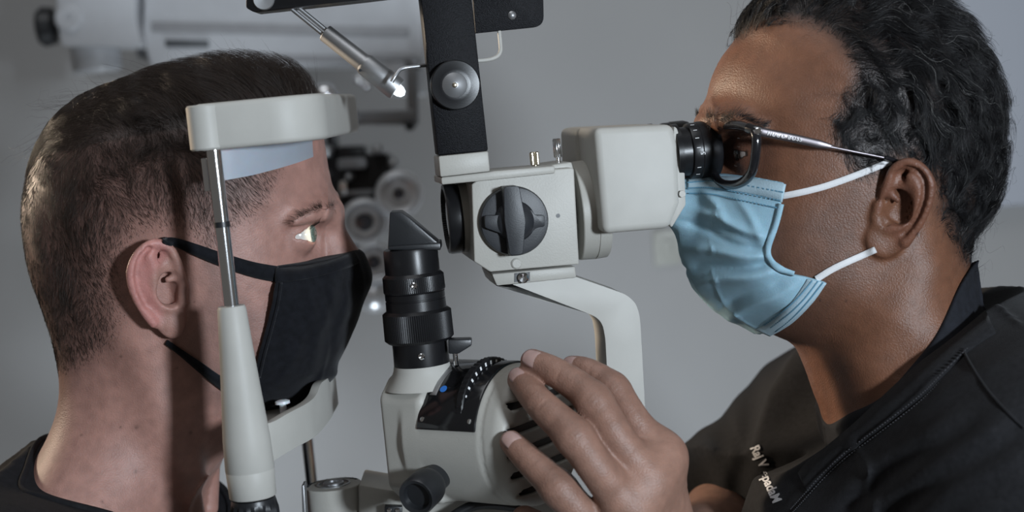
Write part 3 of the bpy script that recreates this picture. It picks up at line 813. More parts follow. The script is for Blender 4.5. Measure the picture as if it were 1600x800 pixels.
def skin_mat(name, rough=0.48, bump=0.35, sss=0.12, radius=(1.0, 0.35, 0.2), pore=900):
    m = bpy.data.materials.new(name); m.use_nodes = True
    nt = m.node_tree; b = nt.nodes['Principled BSDF']
    at = nt.nodes.new('ShaderNodeAttribute'); at.attribute_name = 'tint'
    tc = nt.nodes.new('ShaderNodeTexCoord')
    n = nt.nodes.new('ShaderNodeTexNoise'); n.inputs['Scale'].default_value = 130; n.inputs['Detail'].default_value = 5
    nt.links.new(tc.outputs['Object'], n.inputs['Vector'])
    mr = nt.nodes.new('ShaderNodeMapRange'); mr.inputs[1].default_value = .3; mr.inputs[2].default_value = .7; mr.inputs[3].default_value = .86; mr.inputs[4].default_value = 1.14
    nt.links.new(n.outputs['Fac'], mr.inputs[0])
    mx = nt.nodes.new('ShaderNodeVectorMath'); mx.operation = 'SCALE'
    nt.links.new(at.outputs['Color'], mx.inputs[0]); nt.links.new(mr.outputs[0], mx.inputs['Scale'])
    nt.links.new(mx.outputs[0], b.inputs['Base Color'])
    b.inputs['Roughness'].default_value = rough; b.inputs['Specular IOR Level'].default_value = 0.45
    b.inputs['Subsurface Weight'].default_value = sss; b.inputs['Subsurface Scale'].default_value = 0.004
    b.inputs['Subsurface Radius'].default_value = radius
    vo = nt.nodes.new('ShaderNodeTexVoronoi'); vo.inputs['Scale'].default_value = pore
    nt.links.new(tc.outputs['Object'], vo.inputs['Vector'])
    n2 = nt.nodes.new('ShaderNodeTexNoise'); n2.inputs['Scale'].default_value = 1600; n2.inputs['Detail'].default_value = 2
    nt.links.new(tc.outputs['Object'], n2.inputs['Vector'])
    ad = nt.nodes.new('ShaderNodeMath'); ad.operation = 'ADD'
    nt.links.new(vo.outputs['Distance'], ad.inputs[0]); nt.links.new(n2.outputs['Fac'], ad.inputs[1])
    bp = nt.nodes.new('ShaderNodeBump'); bp.inputs['Strength'].default_value = bump; bp.inputs['Distance'].default_value = 0.0006
    nt.links.new(ad.outputs[0], bp.inputs['Height']); nt.links.new(bp.outputs['Normal'], b.inputs['Normal'])
    return m
def sculpt_ear(fld, E, ys, sgn):
    """E: pixel outlines of the near ear; sgn=-1 near side, +1 mirrored far side"""
    y0 = E['y']                                        # distance of the ear root from the middle plane
    def P(u, v, out=0.0):
        q = px(u, v, ys - y0 - out)
        return np.array([q[0], ys + sgn * (y0 + out), q[2]])
    fr, bk = P(*E['front']), P(*E['back'])
    ex = np.array([bk[0] - fr[0], bk[2] - fr[2]]); Ln = np.linalg.norm(ex); ex /= Ln
    flare = E['flare']
    def out_at(x, z): return np.clip(((x - fr[0]) * ex[0] + (z - fr[2]) * ex[1]) / Ln, -.1, 1.1) * flare
    def P2(u, v, o=0.0):
        q = P(u, v)
        for _ in range(3): q = P(u, v, out_at(q[0], q[2]) + o)
        return q
    op = [P2(u, v) for u, v in catmull(np.array(E['outline'], float), 3, True)]
    poly = [(p[0], p[2]) for p in op]
    lo = np.min(op, 0); hi = np.max(op, 0); lo[1], hi[1] = sorted((ys + sgn * (y0 - .004), ys + sgn * (y0 + flare + .006)))
    def slab(X, Y, Z):
        x2, z2 = np.meshgrid(X.ravel(), Z.ravel(), indexing='ij')
        d = poly_dist(poly, x2, z2)[:, None, :] + 0.0012
        o = out_at(x2, z2)[:, None, :]
        e = np.abs((Y - ys) * sgn - y0 - o + .0005) * .92 - .0021
        return smax(d, e, .0015).astype(np.float32)
    fld.add(slab, lo, hi, k=.0035)
    fld.chain([P2(u, v, .0014) for u, v in catmull(np.array(E['helix'], float), 4)], E.get('helix_r', .0030), k=.0022)
    fld.chain([P2(u, v, .0010) for u, v in catmull(np.array(E['anti'], float), 4)], .0032, k=.004)
    if 'anti2' in E: fld.chain([P2(u, v, .0002) for u, v in E['anti2']], .0022, k=.003)
    fld.ell(P2(*E['lobe'], 0.0002), (E['lobe_r'] * .95, .0036, E['lobe_r']), k=.004)
    for c, r, dp in E['hollows']: fld.ell(P2(c[0], c[1], .0006), (r[0], dp, r[1]), k=.0035, cut=True)
    for g in E.get('grooves', []): fld.chain([P2(a, b, .0026) for a, b in catmull(np.array(g, float), 4)], .0017, k=.0022, cut=True)
    def back(X, Y, Z):
        x2, z2 = np.meshgrid(X.ravel(), Z.ravel(), indexing='ij')
        d = poly_dist(poly, x2, z2)[:, None, :] + 0.0035
        e = np.abs((Y - ys) * sgn - y0 - out_at(x2, z2)[:, None, :] + .0075 * np.clip(-d / .007, 0, 1) + .0012) * .9 - .0011
        return smax(d, e, .0015).astype(np.float32)
    fld.add(back, lo - [0, .008, 0], hi + [0, .008, 0], k=.002)
    fld.chain([P2(u, v, .0015) for u, v in E['tragus']], .0031, k=.003)
    if 'crus' in E: fld.chain([P2(u, v, -.0005) for u, v in E['crus']], .0021, k=.003)

class Strands:
    def __init__(s): s.P = []; s.R = []; s.n = []
    def add(s, P, R):                                   # P: (N, k, 3)  R: (N, k)
        s.P.append(P.reshape(-1, 3)); s.R.append(R.ravel()); s.n += [P.shape[1]] * P.shape[0]
    def build(s, name, material, parent, label=None):
        c = bpy.data.hair_curves.new(name)
        c.add_curves(s.n)
        c.attributes['position'].data.foreach_set('vector', np.concatenate(s.P).astype(np.float32).ravel())
        a = c.attributes.get('radius') or c.attributes.new('radius', 'FLOAT', 'POINT')
        a.data.foreach_set('value', np.concatenate(s.R).astype(np.float32))
        c.materials.append(material)
        o = bpy.data.objects.new(name, c); COL.objects.link(o); adopt(o, parent)
        if label: o['label'] = label
        return o
def roots(V, Q, N, wgt, n, rng):
    """random surface points on quads, weighted per vertex"""
    q = Q; w4 = wgt[q].mean(1)
    ar = np.linalg.norm(np.cross(V[q[:, 2]] - V[q[:, 0]], V[q[:, 3]] - V[q[:, 1]]), axis=1) * w4
    cs = np.cumsum(ar); f = np.searchsorted(cs, rng.random(n) * cs[-1])
    a, b = rng.random(n)[:, None], rng.random(n)[:, None]
    def mixq(A): return (A[q[f, 0]] * (1 - a) + A[q[f, 1]] * a) * (1 - b) + (A[q[f, 3]] * (1 - a) + A[q[f, 2]] * a) * b
    nn = mixq(N); nn /= np.linalg.norm(nn, axis=1)[:, None]
    return mixq(V), nn
def swirl(P, sc_, seed, k=3):
    """smooth pseudo-random vector noise"""
    r = np.random.default_rng(seed); o = np.zeros_like(P)
    for j in range(k):
        A = r.normal(size=(3, 3)) * sc_ * (1.0 + 0.7 * j); ph = r.random(3) * 6.28
        o += np.sin(P @ A + ph) / (1 + .5 * j)
    return o
def grow(P0, N0, L, dirf, K, center, radii, lift, curl, curl_sc, seed, rng, jit=.15, hug=1.0, r0=.00007, r1=.00003, sink=.0004):
    n = len(P0); P = np.zeros((n, K, 3)); p = P0 - N0 * sink; P[:, 0] = p
    J = rng.normal(size=(n, 3)) * jit
    ds = (L / (K - 1))[:, None]
    for k in range(1, K):
        e = (p - center) / np.asarray(radii) ** 2; e /= np.linalg.norm(e, axis=1)[:, None]
        nn = N0 if k <= 1 else (e * hug + N0 * (1 - hug)); nn = nn / np.linalg.norm(nn, axis=1)[:, None]
        d = dirf(p) + J + curl * swirl(p, curl_sc, seed)
        d = d - (d * nn).sum(1)[:, None] * nn
        d /= np.maximum(np.linalg.norm(d, axis=1), 1e-6)[:, None]
        li = lift(k / (K - 1)) if callable(lift) else lift
        d = d + nn * (np.asarray(li)[:, None] if np.ndim(li) else li)
        d /= np.linalg.norm(d, axis=1)[:, None]
        p = p + d * ds; P[:, k] = p
    R = np.linspace(r0, r1, K)[None, :] * (0.7 + .6 * rng.random(n))[:, None]
    return P, R
def hair_mat(name, col, rough=0.35, var=0.35, grey=None, grey_share=0.0):
    m = bpy.data.materials.new(name); m.use_nodes = True
    nt = m.node_tree; b = nt.nodes['Principled BSDF']
    hi = nt.nodes.new('ShaderNodeHairInfo')
    r = nt.nodes.new('ShaderNodeValToRGB'); c = np.array(col)
    r.color_ramp.elements[0].color = (*(c * (1 - var)), 1); r.color_ramp.elements[1].color = (*np.clip(c * (1 + var), 0, 1), 1)
    if grey is not None:
        r.color_ramp.elements[1].position = 1 - grey_share - .01
        e = r.color_ramp.elements.new(1 - grey_share); e.color = (*grey, 1)
    nt.links.new(hi.outputs['Random'], r.inputs['Fac']); nt.links.new(r.outputs['Color'], b.inputs['Base Color'])
    b.inputs['Roughness'].default_value = rough; b.inputs['Specular IOR Level'].default_value = 0.28
    return m

# ------------------------------------------------------------------ the patient
YP = 0.0
pt = thing('person', 'patient in a black T-shirt with short brown hair, chin on the rest, facing the instrument', 'person', (*px(150, 1000, YP)[:2], px(150, 1000, YP)[2]))
out_p = [(497, 165), (504, 205), (511, 250), (519, 292), (525, 318), (521, 336), (511, 350), (507, 372), (509, 402), (514, 440), (520, 480), (524, 520), (515, 565), (500, 600), (470, 624), (435, 634),
         (400, 660), (365, 700), (338, 730), (318, 765), (312, 810), (312, 880), (312, 930), (-20, 930), (-20, 850), (12, 790), (45, 738), (74, 692), (92, 650), (99, 612), (97, 575),
         (88, 530), (72, 480), (54, 430), (44, 380), (40, 330), (46, 285), (58, 240), (78, 200), (108, 165), (155, 138), (225, 121), (300, 112), (380, 115), (440, 130), (480, 148)]
ctl_p = [(260, 250, .075), (150, 300, .071), (330, 330, .0715), (90, 380, .064), (300, 160, .068), (200, 170, .066), (430, 250, .064), (485, 250, .056), (415, 320, .0645), (450, 345, .060), (420, 395, .0650),
         (350, 420, .0690), (300, 450, .0690), (310, 540, .0625), (420, 480, .0590), (450, 580, .046), (500, 590, .038), (510, 450, .05), (490, 400, .055), (240, 575, .0580), (200, 650, .0590), (280, 680, .0530), (320, 725, .045),
         (130, 620, .0540), (200, 770, .071), (90, 745, .082), (290, 790, .060), (0, 800, .11), (200, 900, .10), (300, 900, .085), (180, 500, .0640), (80, 480, .058), (230, 460, .0670)]
rnd_p = [(300, 110, .075), (40, 330, .070), (70, 480, .055), (500, 200, .062), (520, 310, .055), (510, 400, .050), (515, 560, .040), (440, 630, .030), (340, 730, .042), (100, 610, .048), (60, 720, .06), (312, 860, .06), (0, 850, .07), (250, 400, .08)]
lo = np.minimum(px(-45, 120, .11), px(-45, 915, -.11)); hi = np.maximum(px(605, 80, .1), px(605, 80, -.1))
lo[1], hi[1] = -.112, .112; lo[2] = px(100, 900, 0)[2]; hi[2] = px(300, 70, 0)[2]
fp = Field(lo, hi, .0012)
inflate(fp, out_p, YP, ctl_p, rnd_p)
# nose, brow, eye sockets, lids
def both(fn):
    for s in (-1, 1): fn(s)
fp.chain(pxs([(510, 338), (513, 358), (526, 385), (542, 412), (550, 432)], YP), [.0072, .0085, .0095, .0105, .0105], k=.012)
fp.chain(pxs([(498, 350), (505, 380), (518, 410), (528, 434)], YP), [.0105, .0125, .0140, .0150], k=.012)
EYE_P = px(463, 368, YP - .0315)
def sym(p, s): return np.array([p[0], YP + s * abs(p[1] - YP), p[2]])
def eye_p(s):
    fp.ell(sym(px(494, 366, YP - .034), s), (.0115, .0150, .0105), k=.008, cut=True)
    fp.chain([sym(px(u, v, YP - w), s) for u, v, w in ((514, 331, .012), (503, 329, .028), (484, 336, .043), (462, 346, .051))], [.0056, .0052, .0034, .0012], k=.016)
    fp.ell(sym(EYE_P, s), .0134, k=.004)
    # opening between the lids
    c = sym(EYE_P, s)
    def slit(X, Y, Z):
        a, b, d = X - c[0], (Y - c[1]) * s, Z - c[2]
        r = np.sqrt(a * a + b * b + d * d)
        up = .0052 * np.clip(1 - ((b - .001) / .0125) ** 2, -1, 1) + a * .10
        dn = -.0050 * np.clip(1 - ((b - .001) / .0125) ** 2, -1, 1)
        q = np.maximum(np.maximum(d - up, dn - d), np.maximum(.0005 - a, r - .020))
        return q.astype(np.float32)
    fp.cut(slit, c - .02, c + .02, k=.0012)
both(eye_p)
EAR_P = dict(y=.071, flare=.017, front=(288, 460), back=(203, 430),
    outline=[(241, 374), (220, 384), (206, 402), (198.5, 428), (205, 458), (220, 488), (241, 514), (268, 530), (284, 525), (291, 505), (292, 480), (291, 455), (284, 425), (275, 398), (262, 381)],
    helix=[(283, 432), (276, 408), (264, 388), (243, 380), (224, 389), (211, 405), (204.5, 428), (210, 456), (224, 484), (240, 505)],
    anti=[(232, 398), (239, 415), (241, 440), (245, 462), (256, 475), (268, 478)], anti2=[(240, 418), (256, 408)],
    lobe=(268, 508), lobe_r=.0072, hollows=[((265, 452), (.0082, .0105), .0078), ((252, 402), (.0036, .0036), .0007)], grooves=[[(232, 388), (219, 404), (214, 428), (219, 455), (230, 478)], [(281, 458), (278, 468), (270, 474)]],
    tragus=[(287, 445), (285, 460), (286, 472)], crus=[(278, 432), (262, 437)])
both(lambda s: sculpt_ear(fp, EAR_P, YP, s))
# neck muscle and collar bone
both(lambda s: fp.chain([sym(px(u, v, YP - w), s) for u, v, w in ((225, 545, .052), (255, 640, .050), (290, 740, .042), (306, 820, .022))], [.008, .0085, .008, .007], k=.02))
me, V, Q = fp.mesh('patient_body', relax=2)
N = vnormals(V, Q)
u, v = near_px(V, YP)
base = np.array([0.345, 0.185, 0.150])
col = np.tile(base, (len(V), 1))
red = step(pdist([(241, 370), (205, 400), (195, 428), (203, 460), (235, 515), (255, 490), (235, 440), (262, 400), (262, 378)], u, v), 6) * (np.abs(V[:, 1]) > .074)
col = col * (1 - red[:, None] * .55) + np.array([.50, .20, .185]) * red[:, None] * .55
HAIR_REG = [(498, 158), (470, 215), (445, 262), (436, 300), (412, 330), (385, 352), (355, 372), (338, 410), (318, 412), (300, 378), (262, 362), (225, 366), (200, 390), (190, 440), (196, 490), (182, 540), (150, 566), (110, 590), (60, 570), (10, 400), (10, 200), (150, 80), (300, 60), (480, 100)]
dh = pdist(HAIR_REG, u, v)
scalp = np.clip(step(dh + 8, 26), 0, 1)
topz = step(pdist([(500, 165), (440, 172), (350, 186), (230, 204), (140, 222), (60, 240), (0, 200), (100, 60), (300, 40), (480, 80)], u, v), 8)
hc = np.array([.024, .016, .013])
dens = np.clip(scalp * (.35 + .45 * step(dh + 60, 60)) + topz * .5, 0, .95)
beard = np.clip(step(pdist([(318, 410), (340, 410), (380, 470), (420, 480), (540, 440), (540, 600), (440, 660), (340, 640), (300, 580), (296, 520), (318, 470)], u, v), 14), 0, 1) * .33
col = col * (1 - beard[:, None]) + np.array([.10, .075, .07]) * beard[:, None]
col = col * (1 - dens[:, None]) + hc * dens[:, None]
for (mu, mv, r) in ((213, 668, 3), (189, 557, 2.4), (298, 676, 3), (212, 737, 2.2), (276, 575, 2.2), (127, 680, 2), (360, 382, 2), (188, 668, 1.6), (303, 472, 1.5), (160, 784, 2)):
    k = np.exp(-((u - mu) ** 2 + (v - mv) ** 2) / r ** 2)[:, None] * .75
    col = col * (1 - k) + np.array([.10, .05, .04]) * k
lip = 0
set_color(me, col)
MT['skin_patient'] = skin_mat('skin_patient', .50, .22)
pb = link('body', me, MT['skin_patient'], pt)
# eyeballs
def eye_mesh(name, c, s, look, parent, iris_col):
    m = bpy.data.materials.get(name + '_white') or mat(name + '_white', (.62, .58, .54) if 'patient' in name else (.36, .30, .26), .12, var=.03, coat=.6)  # doctor's white is a shaded copy: the shade is put into its colour
    o = link('eyeball', fixnormals(ball_mesh('eyeball', c, .0118)), m, parent, 'eyeball between the lids')
    f = unit(look)
    mi = bpy.data.materials.get(name + '_iris') or mat(name + '_iris', iris_col, .2, var=.4, vscale=900)
    lathe('iris', c + f * .0102, f, [(0, .0058), (.0012, .0052), (.0013, .0022)], mi, o, 32)
    lathe('pupil', c + f * .0113, f, [(0, .0022), (.00035, .0020), (.00036, .0002)], MT['black_gloss'], o, 24)
    g = bpy.data.materials.get('cornea') or mat('cornea', (.9, .92, .92), .02, var=.01)
    b = g.node_tree.nodes['Principled BSDF']; b.inputs['Transmission Weight'].default_value = 1.0; b.inputs['IOR'].default_value = 1.2
    lathe('cornea', c + f * .0098, f, [(0, .0066), (.0012, .0058), (.0025, .0040), (.0032, .0020), (.0034, .0002)], g, o, 32, auto=180)
    return o
def ball_mesh(name, c, r, nu=32, nv=20):
    V, Fc = [], []
    for i in range(nv + 1):
        a = math.pi * i / nv
        for j in range(nu):
            b = 2 * math.pi * j / nu
            V.append((c[0] + r * math.sin(a) * math.cos(b), c[1] + r * math.sin(a) * math.sin(b), c[2] + r * math.cos(a)))
    for i in range(nv):
        for j in range(nu):
            j2 = (j + 1) % nu
            Fc.append((i * nu + j, i * nu + j2, (i + 1) * nu + j2, (i + 1) * nu + j))
    me = mesh(name, V, Fc)
    bm = bmesh.new(); bm.from_mesh(me); bmesh.ops.remove_doubles(bm, verts=bm.verts, dist=1e-6); bm.to_mesh(me); bm.free()
    return me
for s in (-1, 1): eye_mesh('patient_eye', sym(EYE_P, s), s, (1, 0, .03), pb, (.22, .30, .28))
# hair
MT['hair_p'] = hair_mat('brown_hair', (.024, .0155, .0115), .5)
rng = np.random.default_rng(4)
cen_p = px(265, 300, YP); rad_p = (.100, .076, .095)
st = Strands()
far = np.where(V[:, 1] > .02, .55, 1.0)
w_side = np.clip(step(dh + 6, 14), 0, 1) * (1 - topz * .8) * far * (V[:, 2] > px(100, 600, 0)[2])
P0, N0 = roots(V, Q, N, w_side ** 1.2, 26000, rng)
uu, vv = near_px(P0, YP); d0 = pdist(HAIR_REG, uu, vv)
L = np.clip(.0018 + (-d0) * .000085, .0018, .0135) * (.75 + .5 * rng.random(len(P0)))
L = np.where(vv > 470, np.minimum(L, .006), L)
sd = lambda p: np.tile(np.array([.42, 0, -1.0]), (len(p), 1))
Pp, R = grow(P0, N0, L, sd, 5, cen_p, rad_p, .32, .35, 120, 5, rng, .28, hug=.2, r0=.00007, r1=.00003)
st.add(Pp, R)
w_top = topz * far * (dh < 6) * (V[:, 2] > px(100, 300, 0)[2])
P0, N0 = roots(V, Q, N, w_top, 9500, rng)
uu, vv = near_px(P0, YP)
front = np.clip((uu - 100) / 400, 0, 1)
L = (.018 + .016 * front) * (.7 + .5 * rng.random(len(P0)))
def td(p):
    e = (p - cen_p) / np.array(rad_p) ** 2
    t = np.stack([-e[:, 2], 0 * e[:, 0], e[:, 0]], 1)
    t /= np.linalg.norm(t, axis=1)[:, None]
    return t + np.array([-.1, 0, .45])
lf = lambda f: (.42 + .25 * front) * (1 - f) + .02 - .22 * f
Pp, R = grow(P0, N0, L, td, 8, cen_p, rad_p, lf, .30, 90, 9, rng, .12, hug=1.0, r0=.00008, r1=.00003)
st.add(Pp, R)
# loose hairs
P0, N0 = roots(V, Q, N, w_top, 160, rng)
Pp, R = grow(P0, N0, .018 + .02 * rng.random(160), td, 8, cen_p, rad_p, .55, .6, 130, 31, rng, .3, hug=.6, r0=.00005, r1=.00002)
st.add(Pp, R)
st.build('hair', MT['hair_p'], pt, 'short brown hair faded at the sides and longer on top')
# eyebrows and lashes
sb_ = Strands()
def brow(s, pts, widths, n, mats=None):
    pass
BROW = catmull(np.array([(452, 352), (466, 343), (484, 333), (503, 325), (521, 324)], float), 12)
nb_ = 420
kq = (len(BROW) - 1) * np.sqrt(rng.random(nb_)); jj = kq.astype(int)
bp_ = BROW[jj] + rng.normal(size=(nb_, 2)) * np.array([3.0, 2.2]) * (0.35 + .75 * (kq / len(BROW)))[:, None]
sfp = surf(fp, bp_, 0.0)
sub = V[(u > 430) & (u < 545) & (v > 295) & (v < 420) & (V[:, 1] < .0)]; subN = N[(u > 430) & (u < 545) & (v > 295) & (v < 420) & (V[:, 1] < .0)]
for s in (-1, 1):
    p0 = sfp.copy(); n0 = np.array([subN[((sub - q) ** 2).sum(1).argmin()] for q in p0])
    p0[:, 1] *= -s; n0[:, 1] *= -s
    dd = lambda q: np.tile(np.array([-.85, s * .25, .16]), (len(q), 1))
    Pp, R = grow(p0, n0, .0040 + .003 * rng.random(nb_), dd, 4, cen_p, rad_p, .22, .2, 200, 3, rng, .3, hug=0, r0=.00005, r1=.00002)
    sb_.add(Pp, R)
    n = 70; b_ = np.linspace(-.9, .75, n)
    cE = sym(EYE_P, s)
    p0 = np.stack([cE[0] + .0128 * np.cos(b_), cE[1] + s * .0128 * np.sin(b_), cE[2] + .0056 * np.cos(b_ * 1.2)], 1)
    d = np.stack([np.cos(b_), s * np.sin(b_), .25 + 0 * b_], 1)
    ts = np.linspace(0, 1, 5)[None, :, None]
    Pp = p0[:, None] + d[:, None] * ts * .0075 + np.array([0, 0, .004]) * ts ** 2
    sb_.add(Pp, np.linspace(.00006, .00002, 5)[None, :] * np.ones((n, 1)))
sb_.build('eyebrows', MT['hair_p'], pt, 'brown eyebrows and lashes')
# T-shirt
MT['tee'] = mat('black_jersey', (.009, .009, .011), .85, var=.25, vscale=250, bump=.25, bscale=1800, spec=.2)
lo = np.array([px(-150, 700, 0)[0], -.27, px(100, 990, 0)[2]]); hi = np.array([px(420, 700, 0)[0], .27, px(100, 640, 0)[2]])
ft = Field(lo, hi, .0022)
out_t = [(322, 735), (350, 790), (372, 860), (385, 980), (-140, 980), (-110, 850), (-60, 790), (0, 742), (44, 705), (76, 668), (98, 640), (200, 620), (330, 640)]
ctl_t = [(200, 700, .062), (100, 720, .072), (40, 740, .085), (-60, 830, .15), (200, 800, .085), (300, 790, .066), (100, 800, .10), (200, 960, .17), (350, 900, .12), (-100, 960, .18), (90, 650, .055), (320, 650, .05)]
rnd_t = [(330, 800, .06), (90, 680, .05), (-100, 850, .09), (200, 900, .1), (380, 950, .08)]
inflate(ft, out_t, YP, ctl_t, rnd_t)
ft.chain([px(110, 915, -.10) + np.array([0, -.11, -.035]), px(110, 895, -.09), px(110, 895, .09), px(110, 915, .10) + np.array([0, .11, -.035])], [.055, .058, .058, .055], k=.06)
LOOP = [(62, 688, .0), (40, 735, -.055), (34, 764, -.082), (70, 778, -.093), (120, 792, -.098), (180, 808, -.094), (250, 835, -.080), (320, 845, -.045), (345, 845, 0)]
zc = [(*px(a, b, y), ) for a, b, y in LOOP]; zc += [(p[0], -p[1], p[2]) for p in zc[1:-1]]
Xa, Ya = np.meshgrid(ft.ax[0], ft.ax[1], indexing='ij')
zcut = tps([(p[0], p[1], p[2]) for p in zc], Xa, Ya)
ft.F = smax(ft.F, (ft.ax[2][None, None, :] - zcut[:, :, None]).astype(np.float32) * .75, .003)
me, Vt, Qt = ft.mesh('t_shirt', relax=2)
ts_ = link('t_shirt', me, MT['tee'], pt, 'black T-shirt')
lp = catmull(np.array([np.array(p) for p in zc[:9]] + [np.array(p) for p in reversed(zc[9:])]), 6, True)
lp = np.concatenate([lp, lp[:1]])
link('collar_rib', tube_mesh('collar_rib', lp + np.array([0, 0, -.003]), .0052, 12, flat=(.45, 1.0)), MT['tee'], ts_, auto=80)
# ------------------------------------------------------------------ the doctor
YD = -0.035
dr = thing('person', 'doctor in black scrubs and glasses looking into the eyepiece, one hand on the lamp house', 'person', (*px(1450, 1000, YD)[:2], px(1450, 1000, YD)[2]))
out_d = [(1148, 62), (1126, 92), (1112, 122), (1105, 150), (1101, 178), (1103, 196), (1115, 212), (1119, 235), (1114, 262), (1106, 300), (1098, 345), (1096, 395), (1106, 440), (1130, 480), (1170, 508), (1210, 524),
         (1240, 540), (1258, 575), (1272, 615), (1286, 650), (1296, 700), (1300, 770), (1300, 850), (1680, 850), (1660, 720), (1600, 600), (1545, 520), (1514, 470), (1509, 435), (1508, 395),
         (1522, 350), (1543, 300), (1553, 250), (1550, 180), (1530, 110), (1490, 50), (1430, 5), (1350, -22), (1270, -28), (1205, -5), (1165, 32)]
ctl_d = [(1400, 100, .076), (1480, 180, .070), (1320, 60, .070), (1200, 120, .060), (1150, 130, .052), (1270, 180, .0660), (1180, 200, .057), (1220, 250, .0650), (1270, 300, .0680), (1200, 330, .060), (1150, 300, .046),
         (1340, 300, .0725), (1350, 380, .0705), (1330, 440, .0690), (1260, 470, .0610), (1190, 480, .046), (1120, 420, .045), (1400, 480, .0690), (1320, 540, .0620), (1280, 590, .052), (1400, 560, .072), (1470, 450, .0660),
         (1450, 350, .070), (1510, 300, .062), (1330, 640, .066), (1290, 640, .045), (1480, 560, .088), (1560, 620, .11), (1400, 750, .11), (1600, 750, .14)]
rnd_d = [(1350, -20, .075), (1550, 220, .070), (1110, 140, .055), (1118, 235, .048), (1100, 380, .050), (1180, 510, .042), (1255, 570, .045), (1290, 680, .05), (1510, 430, .050), (1600, 620, .07), (1400, 200, .08), (1400, 800, .09)]
lo = np.array([px(1040, 0, YD - .1)[0], YD - .115, px(1400, 840, YD)[2]]); hi = np.array([px(1640, 0, YD + .1)[0] + .01, YD + .115, px(1350, -60, YD + .1)[2] + .005])
fd = Field(lo, hi, .0012)
inflate(fd, out_d, YD, ctl_d, rnd_d)
def symd(p, s): return np.array([p[0], YD + s * abs(p[1] - YD), p[2]])
fd.chain(pxs([(1112, 205), (1106, 225), (1092, 265), (1078, 305), (1072, 325)], YD), [.0075, .008, .0095, .011, .0115], k=.014)
fd.chain(pxs([(1122, 215), (1114, 260), (1102, 310), (1096, 330)], YD), [.0105, .013, .0150, .016], k=.014)
EYE_D = px(1180, 238, YD - .0315)
def eye_d(s):
    fd.ell(symd(px(1140, 236, YD - .036), s), (.0120, .0150, .0110), k=.010, cut=True)
    fd.chain([symd(px(a, b, YD - w), s) for a, b, w in ((1112, 192, .014), (1125, 186, .030), (1150, 188, .045), (1180, 200, .053))], [.0058, .0056, .0038, .0014], k=.016)
    c = symd(EYE_D, s)
    fd.ell(c, .0137, k=.005)
    def slit(X, Y, Z):
        a, b, d = c[0] - X, (Y - c[1]) * s, Z - c[2]
        r = np.sqrt(a * a + b * b + d * d)
        up = .0026 * np.clip(1 - ((b - .001) / .0120) ** 2, -1, 1); dn = -.0034 * np.clip(1 - ((b - .001) / .0105) ** 2, -1, 1)
        return np.maximum(np.maximum(d - up, dn - d), np.maximum(.0005 - a, r - .020)).astype(np.float32)
    fd.cut(slit, c - .02, c + .02, k=.0012)
both(eye_d)
EAR_D = dict(y=.0735, flare=.017, front=(1372, 320), back=(1458, 290),
    outline=[(1420, 247), (1438, 253), (1452, 267), (1460.5, 289), (1454, 325), (1436, 362), (1410, 390), (1384, 401), (1362, 395), (1350, 376), (1357, 353), (1366, 335), (1378, 305), (1388, 272), (1402, 252)],
    helix=[(1381, 308), (1388, 285), (1399, 263), (1419, 254), (1437, 261), (1449, 275), (1454, 293), (1448, 322), (1432, 354), (1414, 378)],
    anti=[(1424, 276), (1436, 296), (1432, 325), (1418, 346), (1402, 355), (1388, 356)], anti2=[(1430, 290), (1412, 280)],
    lobe=(1378, 378), lobe_r=.0085, hollows=[((1403, 324), (.0092, .0105), .0076), ((1410, 274), (.0042, .0036), .0016)], grooves=[[(1416, 263), (1434, 268), (1445, 285), (1443, 315), (1430, 345), (1412, 366)], [(1378, 330), (1374, 344), (1384, 350)]],
    tragus=[(1372, 322), (1368, 338), (1372, 350)], crus=[(1384, 296), (1402, 312)])
both(lambda s: sculpt_ear(fd, EAR_D, YD, s))
both(lambda s: fd.chain([symd(px(a, b, YD - w), s) for a, b, w in ((1440, 425, .060), (1405, 500, .062), (1370, 560, .056))], [.007, .008, .006], k=.03))
meh, Vd, Qd = fd.mesh('doctor_head', relax=2)
bpy.data.meshes.remove(meh)
Nd = vnormals(Vd, Qd)
u, v = near_px(Vd, YD)
skin = np.array([.140, .060, .033])
col = np.tile(skin, (len(Vd), 1))
HAIR_D = [(1130, 20), (1146, 64), (1190, 44), (1240, 36), (1285, 48), (1318, 85), (1332, 122), (1314, 160), (1302, 195), (1306, 222), (1326, 256), (1346, 278), (1378, 264), (1402, 243), (1442, 250), (1466, 290), (1464, 330), (1482, 368), (1500, 402), (1540, 425), (1640, 300), (1620, 50), (1500, -80), (1300, -110), (1150, -70)]
dhd = pdist(HAIR_D, u, v)
dens = np.clip(step(dhd + 4, 14), 0, 1) * .92
beard = np.clip(step(pdist([(1230, 340), (1320, 300), (1345, 290), (1350, 340), (1345, 410), (1330, 460), (1290, 520), (1240, 545), (1100, 520), (1060, 400), (1100, 300)], u, v), 22), 0, 1) * .30
eyes_ = np.clip(step(pdist([(1130, 215), (1180, 210), (1215, 232), (1200, 262), (1150, 268)], u, v), 16), 0, 1) * .28
col = col * (1 - beard[:, None]) + np.array([.062, .042, .036]) * beard[:, None]
col = col * (1 - eyes_[:, None]) + np.array([.10, .04, .03]) * eyes_[:, None]
earr = ((np.abs(Vd[:, 1] - YD) > .077) & (u > 1345) & (u < 1465) & (v > 240) & (v < 405))[:, None] * .35
col = col * (1 - earr) + np.array([.17, .07, .048]) * earr
col = col * (1 - dens[:, None]) + np.array([.012, .010, .010]) * dens[:, None]
for (mu, mv, r) in ((1434, 366, 3), (1322, 470, 2), (1281, 469, 2.2)):
    k = np.exp(-((u - mu) ** 2 + (v - mv) ** 2) / r ** 2)[:, None] * .8
    col = col * (1 - k) + np.array([.03, .015, .012]) * k
